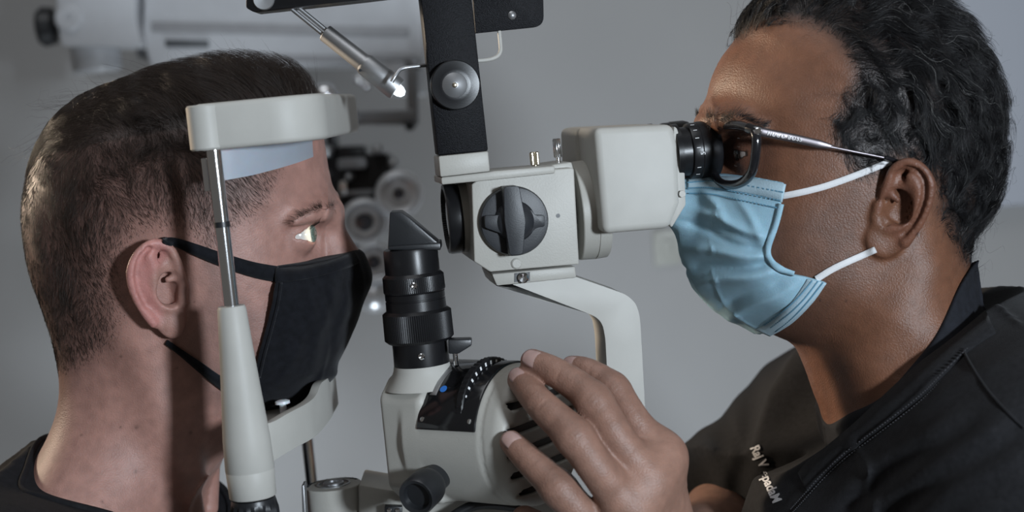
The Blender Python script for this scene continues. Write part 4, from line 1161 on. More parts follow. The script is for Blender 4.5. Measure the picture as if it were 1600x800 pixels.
# --- hand and forearm
fh = Field((px(770, 700, -.12)[0] - .01, -.215, px(950, 980, -.12)[2]), (px(1150, 600, .08)[0] + .02, .11, px(850, 530, -.10)[2] + .012), .0010)
def lamp(u_, v_, off): return surf(fl_, [(u_, v_)], off)[0]
FNG = dict(
    index=[(lamp(799, 691, .0070)), px(832, 724, -.146), px(872, 762, -.158), px(905, 800, -.160), px(945, 850, -.148)],
    middle=[(lamp(812, 594, .0072)), px(845, 632, -.142), px(895, 680, -.162), px(935, 735, -.168), px(985, 795, -.156)],
    ring=[px(832, 564, -.112), px(872, 584, -.128), px(926, 624, -.146), px(965, 685, -.156), px(1012, 750, -.150)],
    pinky=[px(893, 572, -.100), px(920, 580, -.112), px(958, 606, -.124), px(990, 655, -.136), px(1032, 715, -.138)])
RAD = dict(index=[.0064, .0080, .0092, .0094, .0115], middle=[.0068, .0084, .0096, .0098, .0120], ring=[.0066, .0081, .0092, .0094, .0115], pinky=[.0058, .0070, .0080, .0085, .0105])
wrist = px(1050, 900, -.105)
first = True
RAD = {k_: [r * 1.09 for r in v_] for k_, v_ in RAD.items()}
for nme in ('index', 'middle', 'ring', 'pinky'):
    c_ = catmull(FNG[nme], 4); r_ = np.interp(np.linspace(0, 4, len(c_)), range(5), RAD[nme])
    fh.chain(c_, r_, k=.0 if first else .0035); first = False
for nme in ('index', 'middle', 'ring', 'pinky'):                 # metacarpals
    e = FNG[nme][4]
    fh.chain([e, e + (wrist - e) * .5, wrist + (e - wrist) * .18], [RAD[nme][4], .0150, .0170], k=.014)
    p = FNG[nme][2]
    fh.ell(p + np.array([0, -.0025, .0]), RAD[nme][2] * .93, k=.006)
    kk_ = FNG[nme][4]; fh.ell(kk_ + np.array([0, -.003, .001]), RAD[nme][4] * .95, k=.012)
fh.chain([px(820, 812, -.115), px(850, 830, -.122), px(900, 860, -.128), px(990, 900, -.115)], [.0085, .0100, .0115, .016], k=.012)   # thumb below the lamp house
fh.chain([wrist + np.array([-.01, 0, .01]), wrist, px(1080, 880, -.02), px(1120, 840, .045), px(1145, 810, .085)], [.022, .0225, .026, .031, .036], k=.02)
for nme in ('index', 'middle', 'ring', 'pinky'):                 # knuckle creases
    P_ = FNG[nme]
    for j, dd in ((2, -.003), (2, 0), (2, .003), (1, 0)):
        a = unit(P_[j] - P_[j - 1] if j == 1 else P_[3] - P_[1]); vd = unit(P_[j] - CC)
        sd_ = unit(np.cross(a, vd)); r = RAD[nme][j]
        c0 = surf(fh, [proj(P_[j] + a * dd)], .0)[0]
        fh.chain([c0 - sd_ * .004, c0 - vd * .0004, c0 + sd_ * .004], .0006, k=.0011, cut=True)
meh, Vh, Qh = fh.mesh('doctor_hand', relax=2)
bpy.data.meshes.remove(meh)
uh, vh = proj(Vh)
colh = np.tile(np.array([.27, .150, .110]), (len(Vh), 1))
for nme in ('index', 'middle', 'ring', 'pinky'):
    for j, s_r, amt in ((2, .0075, .42), (3, .008, .22)):
        k = np.exp(-((Vh - FNG[nme][j]) ** 2).sum(1) / (2 * (s_r + .004) ** 2))[:, None] * amt
        colh = colh * (1 - k) + np.array([.12, .062, .045]) * k
    k = np.exp(-((Vh - FNG[nme][0]) ** 2).sum(1) / (2 * .009 ** 2))[:, None] * .30
    colh = colh * (1 - k) + np.array([.33, .17, .13]) * k
Va = np.concatenate([Vd, Vh]); Qa = np.concatenate([Qd, Qh + len(Vd)])
me = quad_mesh('doctor_body', Va, Qa)
set_color(me, np.concatenate([col, colh]))
MT['skin_doctor'] = skin_mat('skin_doctor', .49, .30, .08)
db = link('body', me, MT['skin_doctor'], dr)
for s in (-1, 1): eye_mesh('doctor_eye', symd(EYE_D, s), s, (-1, 0, -.02), db, (.03, .018, .012))
# fingernails
MT['nail'] = mat('fingernail', (.46, .30, .27), .25, var=.04, vscale=200, sss=.1)
def nail(P_, r, r1):
    a = unit(P_[0] - P_[1]); vd = unit(P_[0] - CC)
    nrm = -vd + .22 * np.array([0, 0, 1.0]); nrm = unit(nrm - np.dot(nrm, a) * a)
    sd_ = np.cross(a, nrm)
    V, Fc = [], []
    nu, nv = 10, 8; slope = (r1 - r) / np.linalg.norm(P_[0] - P_[1])
    for i in range(nu + 1):
        for j in range(nv + 1):
            x = (i / nu * 2 - 1); y = (j / nv * 2 - 1)
            sx, sy = x * math.sqrt(1 - .42 * y * y), y * math.sqrt(1 - .30 * x * x)
            th = sy * .74
            V.append(P_[0] + a * (-.0042 + sx * r * 1.0) + (sd_ * math.sin(th) + nrm * (math.cos(th) * (1 - .10 * x * x))) * (r + .0004 + max(0, .0042 - sx * r) * slope))
    for i in range(nu):
        for j in range(nv): q = i * (nv + 1) + j; Fc.append((q, q + 1, q + nv + 2, q + nv + 1))
    me = mesh('fingernail', V, Fc)
    o = link('fingernail', me, MT['nail'], db)
    sm = o.modifiers.new('solid', 'SOLIDIFY'); sm.thickness = .0005; sm.offset = 0
for nme in ('index', 'middle', 'ring', 'pinky'): nail(FNG[nme], RAD[nme][0], RAD[nme][1])
# --- hair
MT['hair_d'] = hair_mat('black_hair', (.0075, .0072, .008), .45, grey=(.16, .155, .15), grey_share=.02)
rng = np.random.default_rng(11)
cen_d = px(1370, 160, YD); rad_d = (.098, .078, .098)
st = Strands()
far = np.where(Vd[:, 1] > YD + .02, .5, 1.0)
wd_ = np.clip(step(dhd + 2, 7), 0, 1) * far * (Vd[:, 2] > px(1500, 425, YD)[2])
P0, N0 = roots(Vd, Qd, Nd, wd_, 30000, rng)
uu, vv = near_px(P0, YD); d0 = pdist(HAIR_D, uu, vv)
L = np.clip(.008 + (-d0) * .00030, .008, .033) * (.7 + .55 * rng.random(len(P0)))
L = np.where(uu < 1200, np.maximum(L, .016), L)
L = np.where((uu < 1400) & (vv > 195), np.minimum(L, .009), L)
L = np.where((vv > 330), np.minimum(L, .013), L)
def ddir(p):
    e = (p - cen_d) / np.array(rad_d) ** 2
    t = np.stack([e[:, 2], 0 * e[:, 0], -e[:, 0]], 1); t /= np.maximum(np.linalg.norm(t, axis=1), 1e-6)[:, None]
    side = np.clip((np.abs(p[:, 1] - YD) - .03) / .04, 0, 1)[:, None]
    return t * (1 - .55 * side) + side * np.array([.35, 0, -.75])
Pp, R = grow(P0, N0, L, ddir, 9, cen_d, rad_d, lambda f: .62 - .55 * f, .75, 150, 21, rng, .22, hug=.9, r0=.00008, r1=.00004)
st.add(Pp, R)
P0, N0 = roots(Vd, Qd, Nd, wd_, 900, rng)
Pp, R = grow(P0, N0, .016 + .022 * rng.random(900), ddir, 9, cen_d, rad_d, .45, 1.2, 190, 77, rng, .5, hug=.6, r0=.00005, r1=.00002)
st.add(Pp, R)
st.build('hair', MT['hair_d'], dr, 'thick wavy black hair')
sb2 = Strands()
BR = catmull(np.array([(1192, 200), (1168, 188), (1142, 182), (1118, 184), (1106, 188)], float), 12)
n = 560
bp_ = BR[rng.integers(0, len(BR), n)] + rng.normal(size=(n, 2)) * np.array([2.5, 2.6])
sfp = surf(fd, bp_, 0.0)
mk = (u > 1085) & (u < 1215) & (v > 160) & (v < 260) & (Vd[:, 1] < YD); sub, subN = Vd[mk], Nd[mk]
for s in (-1, 1):
    p0 = sfp.copy(); n0 = np.array([subN[((sub - q) ** 2).sum(1).argmin()] for q in p0])
    if s > 0: p0[:, 1] = 2 * YD - p0[:, 1]; n0[:, 1] *= -1
    dd = lambda q: np.tile(np.array([.8, s * .25, .2]), (len(q), 1))
    Pp, R = grow(p0, n0, .005 + .004 * rng.random(n), dd, 4, cen_d, rad_d, .22, .2, 200, 3, rng, .3, hug=0, r0=.00007, r1=.00002)
    sb2.add(Pp, R)
sb2.build('eyebrows', MT['hair_d'], dr, 'black eyebrows')
# ------------------------------------------------------------------ clothes of the doctor
MT['scrub'] = mat('black_scrub_cotton', (.012, .012, .0135), .85, var=.25, vscale=300, bump=.35, bscale=1500, spec=.15, sheen=.04)
MT['undershirt'] = mat('dark_ribbed_jersey', (.010, .011, .015), .85, var=.25, vscale=250, bump=.3, bscale=1700, spec=.25)
def ribbon(name, fld, top, bot, material, parent, off=.0012, thick=.0014, per=6, label=None):
    t_ = catmull(np.array(top, float), per); b_ = catmull(np.array(bot, float), per)
    T_, B_ = surf(fld, t_, off), surf(fld, b_, off); M_ = surf(fld, (t_ + b_) / 2, off + .0004)
    V, Fc = [], []
    for i in range(len(T_)): V += [T_[i], M_[i], B_[i]]
    for i in range(len(T_) - 1):
        k = 3 * i; Fc += [(k, k + 1, k + 4, k + 3), (k + 1, k + 2, k + 5, k + 4)]
    o = link(name, mesh(name, V, Fc), material, parent, label)
    sm = o.modifiers.new('solid', 'SOLIDIFY'); sm.thickness = thick; sm.offset = 0
    return o
def loop3(L): return np.array([px(a, b, y) for a, b, y in L])
def zsurf(fld, pts):
    Xa, Ya = np.meshgrid(fld.ax[0], fld.ax[1], indexing='ij')
    return tps([(p[0], p[1], p[2]) for p in pts], Xa, Ya)
# undershirt: a close collar around the neck
US = [(1292, 662, YD - .006), (1332, 640, YD - .045), (1395, 594, YD - .070), (1455, 528, YD - .076), (1497, 450, YD - .060), (1513, 405, YD)]
usl = loop3(US); usl = np.concatenate([usl, [(p[0], 2 * YD - p[1], p[2]) for p in usl[1:-1][::-1]]])
fu = Field(fd.lo, fd.lo + fd.h * (fd.n - 1), fd.h); fu.F = fd.F[:fu.n[0], :fu.n[1], :fu.n[2]] - .0028
fu.n = np.array(fu.F.shape); 
zu = zsurf(fd, usl)[:fu.n[0], :fu.n[1]]
zz = fd.ax[2][:fu.n[2]][None, None, :]
fu.F = smax(fu.F, ((zz - zu[:, :, None]) * .8).astype(np.float32), .002)
fu.F = np.maximum(fu.F, ((zu[:, :, None] - .055 - zz) * .8).astype(np.float32))
me, Vu, Qu = fu.mesh('undershirt', relax=2)
us = link('undershirt', me, MT['undershirt'], dr, 'dark crew-neck undershirt')
lp = catmull(usl, 6, True); lp = np.concatenate([lp, lp[:1]])
# scrub top
ctr = px(1450, 700, YD)
lo = np.array([px(1010, 700, .2)[0], -.30, px(1300, 900, -.05)[2] - .03]); hi = np.array([px(1600, 700, -.1)[0] + .16, .30, px(1560, 430, YD)[2] + .02])
fs = Field(lo, hi, .0024)
Sf, Sm, Sn = px(1315, 690, .165), px(1500, 690, -.01), px(1745, 735, -.165)
fs.chain([Sf, Sm, Sn], [.068, .082, .082], k=.0, kin=.04)
fs.ell(px(1500, 965, -.01), (.160, .19, .19), k=.05)
fs.chain([px(1440, 560, YD), px(1480, 640, YD + .01), Sn + np.array([-.05, 0, .0])], [.050, .080, .06], k=.05)
fs.chain([px(1420, 560, YD + .02), Sf], [.045, .06], k=.05)
E1 = px(1150, 800, .085)
fs.chain([Sf, E1 + (E1 - Sf) * .5], [.068, .058], k=.03)
fs.chain([Sn, Sn + np.array([-.02, -.05, -.2])], [.075, .06], k=.03)
hd = unit(E1 - Sf); hp = E1 + hd * .020
_, P_ = fs.full()
fs.F = np.maximum(fs.F, np.where(((P_[0] < px(1215, 700, .1)[0]) & (P_[1] > -.02)), (P_[0] - hp[0]) * hd[0] + (P_[1] - hp[1]) * hd[1] + (P_[2] - hp[2]) * hd[2], -1).astype(np.float32))
# stay clear of the neck
G = np.stack(np.meshgrid(*fs.ax, indexing='ij'), -1).reshape(-1, 3)
inb = ((G > fd.lo) & (G < fd.lo + fd.h * (fd.n - 1))).all(1)
hd_ = np.full(len(G), 1.0, np.float32); hd_[inb] = sample(fd, G[inb]) - .006
fs.F = smin(fs.F, hd_.reshape(fs.F.shape), .012)
# folds
uu, vv = proj(G); uu = uu.reshape(fs.F.shape); vv = vv.reshape(fs.F.shape)
def fold(a, b, wid, amp, l0=None):
    """a soft crease along the line a-b"""
    a, b = np.array(a, float), np.array(b, float); d = b - a; Ln = np.linalg.norm(d); d /= Ln; n_ = np.array([-d[1], d[0]])
    s = (uu - a[0]) * d[0] + (vv - a[1]) * d[1]; t = (uu - a[0]) * n_[0] + (vv - a[1]) * n_[1] + 10 * np.sin(s / 60.0)
    e = np.clip(np.minimum(s + 40, Ln + 40 - s) / 80, 0, 1)
    return (-amp * np.exp(-(t / wid) ** 2) * e).astype(np.float32)
for a, b, w_, am in (((1290, 800), (1480, 650), 20, .004), ((1330, 830), (1570, 640), 22, .0045), ((1400, 840), (1610, 690), 24, .005), ((1480, 850), (1640, 740), 24, .004), ((1440, 640), (1580, 560), 16, .002),
                     ((1195, 560), (1180, 780), 17, .0024), ((1150, 590), (1130, 760), 16, .0024), ((1090, 660), (1130, 800), 16, .0024)):
    fs.F += fold(a, b, w_, am)
for a, b, w_, am in (((1310, 820), (1520, 650), 18, -.003), ((1370, 840), (1590, 670), 18, -.0035)):
    fs.F += fold(a, b, w_, am)
base_s = fs.F.copy()
vis = [(1548, 478), (1516, 504), (1484, 530), (1440, 562), (1395, 602), (1365, 630), (1335, 658), (1292, 694), (1254, 718)]
vl = np.concatenate([[px(1578, 462, YD + .012)], surf(fs, vis), loop3([(1268, 720, YD - .03), (1258, 716, YD + .005), (1248, 690, YD + .04), (1240, 640, YD + .075), (1238, 590, YD + .095), (1330, 520, YD + .12), (1470, 470, YD + .08)])])
zs = zsurf(fs, vl)
zz = fs.ax[2][None, None, :]
fs.F = smax(base_s, ((zz - zs[:, :, None]) * .7).astype(np.float32), .002)
me, Vs, Qs = fs.mesh('scrub_top', relax=2)
sc_o = link('scrub_top', me, MT['scrub'], dr, 'black cotton scrub top')
# seams and stitches
MT['thread'] = mat('black_thread', (.028, .028, .032), .7)
ribbon('neck_band', fs, [(1540, 486), (1484, 533), (1440, 566), (1395, 606), (1335, 662), (1292, 698), (1260, 724), (1248, 740)], [(1556, 520), (1512, 550), (1470, 591), (1440, 621), (1360, 683), (1320, 713), (1285, 746), (1262, 770)], MT['scrub'], sc_o, .0006, .0016, label='wide stitched neck band')
seam = surf(fs, [(1504, 546), (1520, 575), (1545, 612), (1575, 645), (1600, 668)], .0006)
tube('shoulder_seam', catmull(seam, 8), .0009, MT['scrub'], sc_o, 8)
line = catmull(surf(fs, [(1512, 548), (1470, 590), (1440, 620), (1400, 652), (1360, 682), (1320, 712), (1285, 745), (1255, 778), (1235, 800)], .0022), 10)
bm_v, bm_f = [], []
for i in range(0, len(line) - 1):
    for off in (-.0016, .0016):
        a = line[i] + np.array([0, 0, off]); b = line[i] + (line[i + 1] - line[i]) * .62 + np.array([0, 0, off])
        t = unit(b - a); q, r, s = frame(t); k = len(bm_v)
        for p in (a, b):
            for c in range(4): bm_v.append(p + (r * math.cos(c * math.pi / 2) + s * math.sin(c * math.pi / 2)) * .0004)
        bm_f += [(k + j, k + (j + 1) % 4, k + 4 + (j + 1) % 4, k + 4 + j) for j in range(4)] + [(k, k + 1, k + 2, k + 3), (k + 4, k + 5, k + 6, k + 7)]
sto = link('stitching', fixnormals(mesh('stitching', bm_v, bm_f)), MT['thread'], sc_o); sto['kind'] = 'stuff'
# embroidered name
MT['embroidery'] = mat('white_thread', (.62, .62, .64), .7, var=.1, vscale=800)
def cloth_text(word, a, b, hv):
    o = text('embroidered_name', word, (0, 0, 0), (1, 0, 0), (0, 1, 0), 1.0, MT['embroidery'], sc_o, depth=.02, bold=.03)
    co = np.empty(len(o.data.vertices) * 3); o.data.vertices.foreach_get('co', co); co = co.reshape(-1, 3)
    x = (co[:, 0] - co[:, 0].min()) / np.ptp(co[:, 0]); a, b, hv = (np.array(q, float) for q in (a, b, hv))
    q = a[None] + x[:, None] * (b - a)[None] + co[:, 1:2] * hv[None]
    P = surf(fs, q, .0); vd = (P - CC) / np.linalg.norm(P - CC, axis=1)[:, None]
    P = P - vd * np.where(co[:, 2:3] > 0, .0016, -.0005)
    o.data.vertices.foreach_set('co', P.ravel()); o.data.update()
cloth_text('Raj V', (1178, 698), (1194, 730), (19, -8))
cloth_text('epadaM', (1193, 737), (1214, 784), (20, -8))

# ------------------------------------------------------------------ black face mask of the patient
MT['cotton'] = mat('black_cotton_knit', (.007, .0075, .010), .9, var=.3, vscale=220, bump=.35, bscale=2200, spec=.15, sheen=.08)
pm = thing('face_mask', 'black cloth face mask worn by the patient', 'face mask', px(500, 600, YP))
out_m = [(300, 390), (430, 392), (520, 385), (556, 391), (567, 412), (573, 436), (570, 465), (560, 500), (546, 532), (529, 566), (527, 585), (512, 600), (480, 622), (440, 638), (380, 650), (320, 640), (290, 500)]
fm = Field(np.array([px(370, 500, -.07)[0], -.085, px(450, 655, -.06)[2]]), np.array([px(585, 400, 0)[0], .085, px(500, 375, 0)[2]]), .0012)
inflate(fm, out_m, YP, [(u_, v_, w_ + .0010) for u_, v_, w_ in ((350, 420, .069), (420, 440, .0640), (420, 500, .0600), (410, 560, .056), (480, 430, .054), (530, 410, .042), (480, 500, .052), (460, 580, .046), (540, 480, .038), (500, 570, .038), (560, 440, .026), (420, 620, .044))],
        [(400, 400, .02), (556, 391, .020), (572, 436, .040), (540, 540, .035), (500, 600, .03), (420, 640, .02), (350, 640, .02)])
Gm = np.stack(np.meshgrid(*fm.ax, indexing='ij'), -1).reshape(-1, 3)
hp_ = (sample(fp, Gm) - .0018).reshape(fm.F.shape).astype(np.float32)
fm.F = smin(fm.F, hp_, .006)
panel = [(427, 418, -.064), (470, 414, -.055), (510, 405, -.040), (540, 396, -.018), (556, 389, 0), (600, 400, 0), (600, 560, 0), (540, 640, 0), (470, 660, -.03), (400, 655, -.045), (392, 625, -.052), (396, 590, -.054), (405, 550, -.056), (416, 510, -.059), (425, 470, -.062), (428, 440, -.064)]
pp = [(q[0], q[2]) for q in (px(*a) for a in panel)]
x2, z2 = np.meshgrid(fm.ax[0], fm.ax[2], indexing='ij')
fm.F = smax(fm.F, poly_dist(pp, x2, z2)[:, None, :].astype(np.float32), .0014)
um, vm = near_px(Gm, YP); um = um.reshape(fm.F.shape); vm = vm.reshape(fm.F.shape)
def fold_m(F_, U, V_, a, b, wid, amp):
    a, b = np.array(a, float), np.array(b, float); d = b - a; Ln = np.linalg.norm(d); d /= Ln; n_ = np.array([-d[1], d[0]])
    s = (U - a[0]) * d[0] + (V_ - a[1]) * d[1]; t = (U - a[0]) * n_[0] + (V_ - a[1]) * n_[1] + 3 * np.sin(s / 18.0)
    return F_ + (-amp * np.exp(-(t / wid) ** 2) * np.clip(np.minimum(s + 15, Ln + 15 - s) / 30, 0, 1)).astype(np.float32)
for a, b, w_, am in (((470, 430), (500, 520), 8, .0013), ((520, 450), (490, 570), 9, .0014), ((545, 450), (525, 550), 7, .0012), ((500, 440), (520, 500), 6, -.0010), ((470, 520), (440, 600), 8, .0010), ((540, 520), (505, 590), 7, .0012), ((520, 560), (470, 610), 7, -.0012)):
    fm.F = fold_m(fm.F, um, vm, a, b, w_, am)
me, Vm, Qm = fm.mesh('mask_panel', relax=2)
mpn = link('mask_panel', me, MT['cotton'], pm)
ribbon('hem', fm, [(430, 420), (470, 416), (515, 407), (545, 396), (553, 393)], [(430, 441), (470, 437), (515, 427), (552, 415), (562, 409)], MT['cotton'], mpn, .0008, .0014)
ribbon('seam', fm, [(437, 442), (432, 475), (422, 515), (411, 555), (403, 590)], [(441, 442), (436, 475), (426, 515), (415, 555), (407, 590)], MT['cotton'], mpn, .0005, .0008)
ribbon('ear_loop', fp, [(252, 373), (270, 371), (300, 379), (345, 394), (395, 409), (434, 416)], [(256, 380), (272, 384), (300, 397), (345, 416), (395, 433), (434, 441)], MT['cotton'], pm, .0016, .0016)
ribbon('ear_loop', fp, [(262, 531), (285, 547), (315, 567), (345, 588), (375, 606), (402, 615)], [(258, 537), (282, 556), (312, 582), (342, 606), (372, 624), (400, 633)], MT['cotton'], pm, .0016, .0016)
def mirror_part(o, ys, parent):
    me = o.data.copy(); co = np.empty(len(me.vertices) * 3); me.vertices.foreach_get('co', co); co = co.reshape(-1, 3)
    co[:, 1] = 2 * ys - co[:, 1]; me.vertices.foreach_set('co', co.ravel()); me.flip_normals(); me.update()
    n_ = bpy.data.objects.new(o.name.split('.')[0], me); COL.objects.link(n_); adopt(n_, parent)
    for m_ in o.modifiers:
        q = n_.modifiers.new(m_.name, m_.type); q.thickness = m_.thickness; q.offset = m_.offset
    return n_
for o in [c for c in pm.children if c.name.startswith('ear_loop')]: mirror_part(o, YP, pm)

# ------------------------------------------------------------------ surgical mask of the doctor
MT['mask_blue'] = mat('blue_nonwoven', (.27, .43, .52), .8, var=.06, vscale=90, bump=.3, bscale=1500, spec=.2, sss=.1)
MT['mask_pale'] = mat('pale_blue_nonwoven', (.38, .51, .58), .8, var=.05, vscale=90, bump=.3, bscale=1500, spec=.2)
MT['emboss'] = mat('embossed_blue', (.10, .25, .36), .8, var=.05)
sm_ = thing('surgical_mask', 'light blue pleated disposable mask worn by the doctor', 'face mask', px(1200, 530, YD))
out_s = [(1069, 279), (1062, 300), (1056, 340), (1058, 380), (1068, 420), (1088, 458), (1120, 490), (1160, 510), (1200, 527), (1260, 500), (1320, 440), (1330, 350), (1300, 270), (1200, 262), (1120, 262)]
fk = Field(np.array([px(1045, 400, YD)[0] - .004, YD - .095, px(1200, 540, YD)[2]]), np.array([px(1305, 400, YD - .09)[0], YD + .095, px(1150, 265, YD)[2] + .006]), .0012)
inflate(fk, out_s, YD, [(u_, v_, w_) for u_, v_, w_ in ((1220, 300, .0655), (1200, 350, .0640), (1205, 410, .0650), (1280, 440, .0690), (1240, 490, .0600), (1150, 310, .050), (1110, 320, .036), (1150, 400, .054), (1100, 400, .038), (1180, 460, .055), (1130, 470, .038), (1080, 350, .022), (1190, 510, .042))],
        [(1070, 290, .030), (1056, 340, .045), (1070, 420, .048), (1130, 490, .040), (1200, 525, .03), (1300, 400, .02), (1200, 265, .02)])
Gk = np.stack(np.meshgrid(*fk.ax, indexing='ij'), -1).reshape(-1, 3)
hk = (sample(fd, Gk) - .0018).reshape(fk.F.shape).astype(np.float32)
fk.F = smin(fk.F, hk, .005)
edge = [(1020, 270, YD), (1069, 277, YD - .005), (1100, 275, YD - .030), (1140, 274, YD - .048), (1190, 279, YD - .060), (1229, 286, YD - .067), (1222, 325, YD - .068), (1212, 360, YD - .068), (1202, 392, YD - .068), (1206, 412, YD - .069), (1224, 427, YD - .070), (1260, 433, YD - .070), (1294, 442, YD - .071), (1272, 472, YD - .066), (1240, 503, YD - .056), (1205, 530, YD - .042), (1150, 560, YD), (1020, 560, YD)]
pe = [(q[0], q[2]) for q in (px(*a) for a in edge)]
x2, z2 = np.meshgrid(fk.ax[0], fk.ax[2], indexing='ij')
dedge = poly_dist(pe, x2, z2)[:, None, :].astype(np.float32)
ukp, vkp = near_px(Gk, YD); ukp = ukp.reshape(fk.F.shape); vkp = vkp.reshape(fk.F.shape)
for a, b, w_, am in (((1085, 330), (1200, 372), 7, .0030), ((1065, 345), (1190, 395), 6, -.0022), ((1075, 390), (1200, 402), 8, .0032), ((1075, 420), (1205, 412), 7, -.0026), ((1090, 445), (1215, 425), 8, .0030), ((1130, 480), (1225, 432), 8, -.0022), ((1100, 300), (1130, 345), 8, .0022), ((1150, 310), (1195, 380), 7, .0020), ((1120, 360), (1170, 375), 6, -.0018), ((1140, 500), (1245, 445), 7, .0020)):
    fk.F = fold_m(fk.F, ukp, vkp, a, b, w_, am)
raw_k = fk.F.copy()
fk.F = smax(fk.F, dedge, .0012)
me, Vk, Qk = fk.mesh('mask_body', relax=2)
mb = link('mask_body', me, MT['mask_blue'], sm_)
fk2 = Field(fk.lo, fk.lo + fk.h * (fk.n - 1), fk.h); fk2.F = raw_k; fk2.n = np.array(raw_k.shape)
hem = ribbon('nose_hem', fk2, [(1075, 280), (1100, 277), (1140, 276), (1190, 281), (1228, 288)], [(1075, 296), (1100, 294), (1140, 297), (1190, 306), (1222, 316)], MT['mask_pale'], mb, .0006, .0009)
hm2 = ribbon('chin_hem', fk2, [(1262, 436), (1245, 462), (1225, 485), (1200, 505), (1180, 515)], [(1291, 443), (1272, 470), (1243, 500), (1220, 516), (1203, 525)], MT['mask_pale'], mb, .0006, .0009)
ribbon('side_binding', fk2, [(1216, 318), (1208, 350), (1196, 385), (1199, 408), (1216, 424), (1240, 431)], [(1225, 320), (1217, 352), (1205, 387), (1208, 404), (1224, 417), (1242, 424)], MT['mask_blue'], mb, .0010, .0012)
def dots(name, rows, size, parent, material):
    V, Fc = [], []
    for row, n_ in rows:
        c = catmull(np.array(row, float), 12)
        s = np.linspace(0, len(c) - 1, n_); q = np.stack([np.interp(s, range(len(c)), c[:, 0]), np.interp(s, range(len(c)), c[:, 1])], 1)
        P3 = surf(fk2, q, .0019); d = np.gradient(P3, axis=0)
        for i in range(n_):
            t = unit(d[i]); vd = unit(P3[i] - CC); sd_ = unit(np.cross(t, vd)); k = len(V)
            for sx, sy in ((-1, -.45), (1, -.45), (1, .45), (-1, .45)):
                V.append(P3[i] + t * sx * size + sd_ * sy * size - vd * .0001)
            for sx, sy in ((-1, -.45), (1, -.45), (1, .45), (-1, .45)):
                V.append(P3[i] + t * sx * size + sd_ * sy * size + vd * .0004)
            Fc += [(k, k + 1, k + 2, k + 3), (k + 4, k + 7, k + 6, k + 5)] + [(k + j, k + 4 + j, k + 4 + (j + 1) % 4, k + (j + 1) % 4) for j in range(4)]
    o = link(name, mesh(name, V, Fc), material, parent, smooth=False); o['kind'] = 'stuff'
dots('embossed_dots', [([(1076, 285), (1110, 283), (1150, 287), (1222, 300)], 34), ([(1076, 294), (1110, 293), (1150, 300), (1218, 313)], 34), ([(1078, 302), (1110, 303), (1150, 311), (1212, 324)], 36),
     ([(1285, 443), (1262, 472), (1238, 497), (1212, 518)], 34), ([(1277, 441), (1256, 468), (1232, 491), (1204, 512)], 34), ([(1268, 440), (1248, 464), (1224, 486), (1194, 508)], 34)], .0008, mb, MT['emboss'])
MT['elastic'] = mat('white_elastic', (.66, .66, .67), .8, var=.04, bump=.3, bscale=2000)
for pts in ([(1224, 306), (1250, 301), (1290, 291), (1340, 273), (1375, 259), (1392, 252)], [(1276, 436), (1300, 421), (1325, 409), (1357, 395), (1368, 390)]):
    c = surf(fd, catmull(np.array(pts, float), 6), .0016)
    for _ in range(3): c[1:-1] = (c[:-2] + 2 * c[1:-1] + c[2:]) / 4
    o = tube('ear_loop', c, .0020, MT['elastic'], sm_, 10, flat=(.6, 1.0)); mirror_part(o, YD, sm_)

# ------------------------------------------------------------------ glasses of the doctor
gl = thing('eyeglasses', 'black-framed glasses with grey metal temples on the doctor', 'glasses', px(1150, 290, YD))
MT['glass'] = bpy.data.materials.new('lens_clear'); MT['glass'].use_nodes = True
nt = MT['glass'].node_tree; nt.nodes.remove(nt.nodes['Principled BSDF'])
tr = nt.nodes.new('ShaderNodeBsdfTransparent'); tr.inputs[0].default_value = (.80, .80, .82, 1); gs = nt.nodes.new('ShaderNodeBsdfGlossy'); gs.inputs['Roughness'].default_value = .02
mxs = nt.nodes.new('ShaderNodeMixShader'); mxs.inputs[0].default_value = .04
nt.links.new(tr.outputs[0], mxs.inputs[1]); nt.links.new(gs.outputs[0], mxs.inputs[2]); nt.links.new(mxs.outputs[0], nt.nodes['Material Output'].inputs[0])
def gy(u_): return YD - .015 - (u_ - 1108) / 70.0 * .0610
LENS = [(1124, 197), (1148, 195), (1170, 200), (1181, 211), (1181, 240), (1175, 268), (1161, 284), (1142, 289), (1124, 284), (1113, 264), (1110, 230), (1114, 206)]
L3 = catmull(np.array([px(a, b, gy(a)) for a, b in LENS]), 6, True)
MT['acetate'] = mat('black_acetate', (.010, .010, .012), .18, var=.1, coat=.5)
MT['temple_metal'] = mat('gunmetal', (.20, .18, .19), .38, 1.0, var=.05)
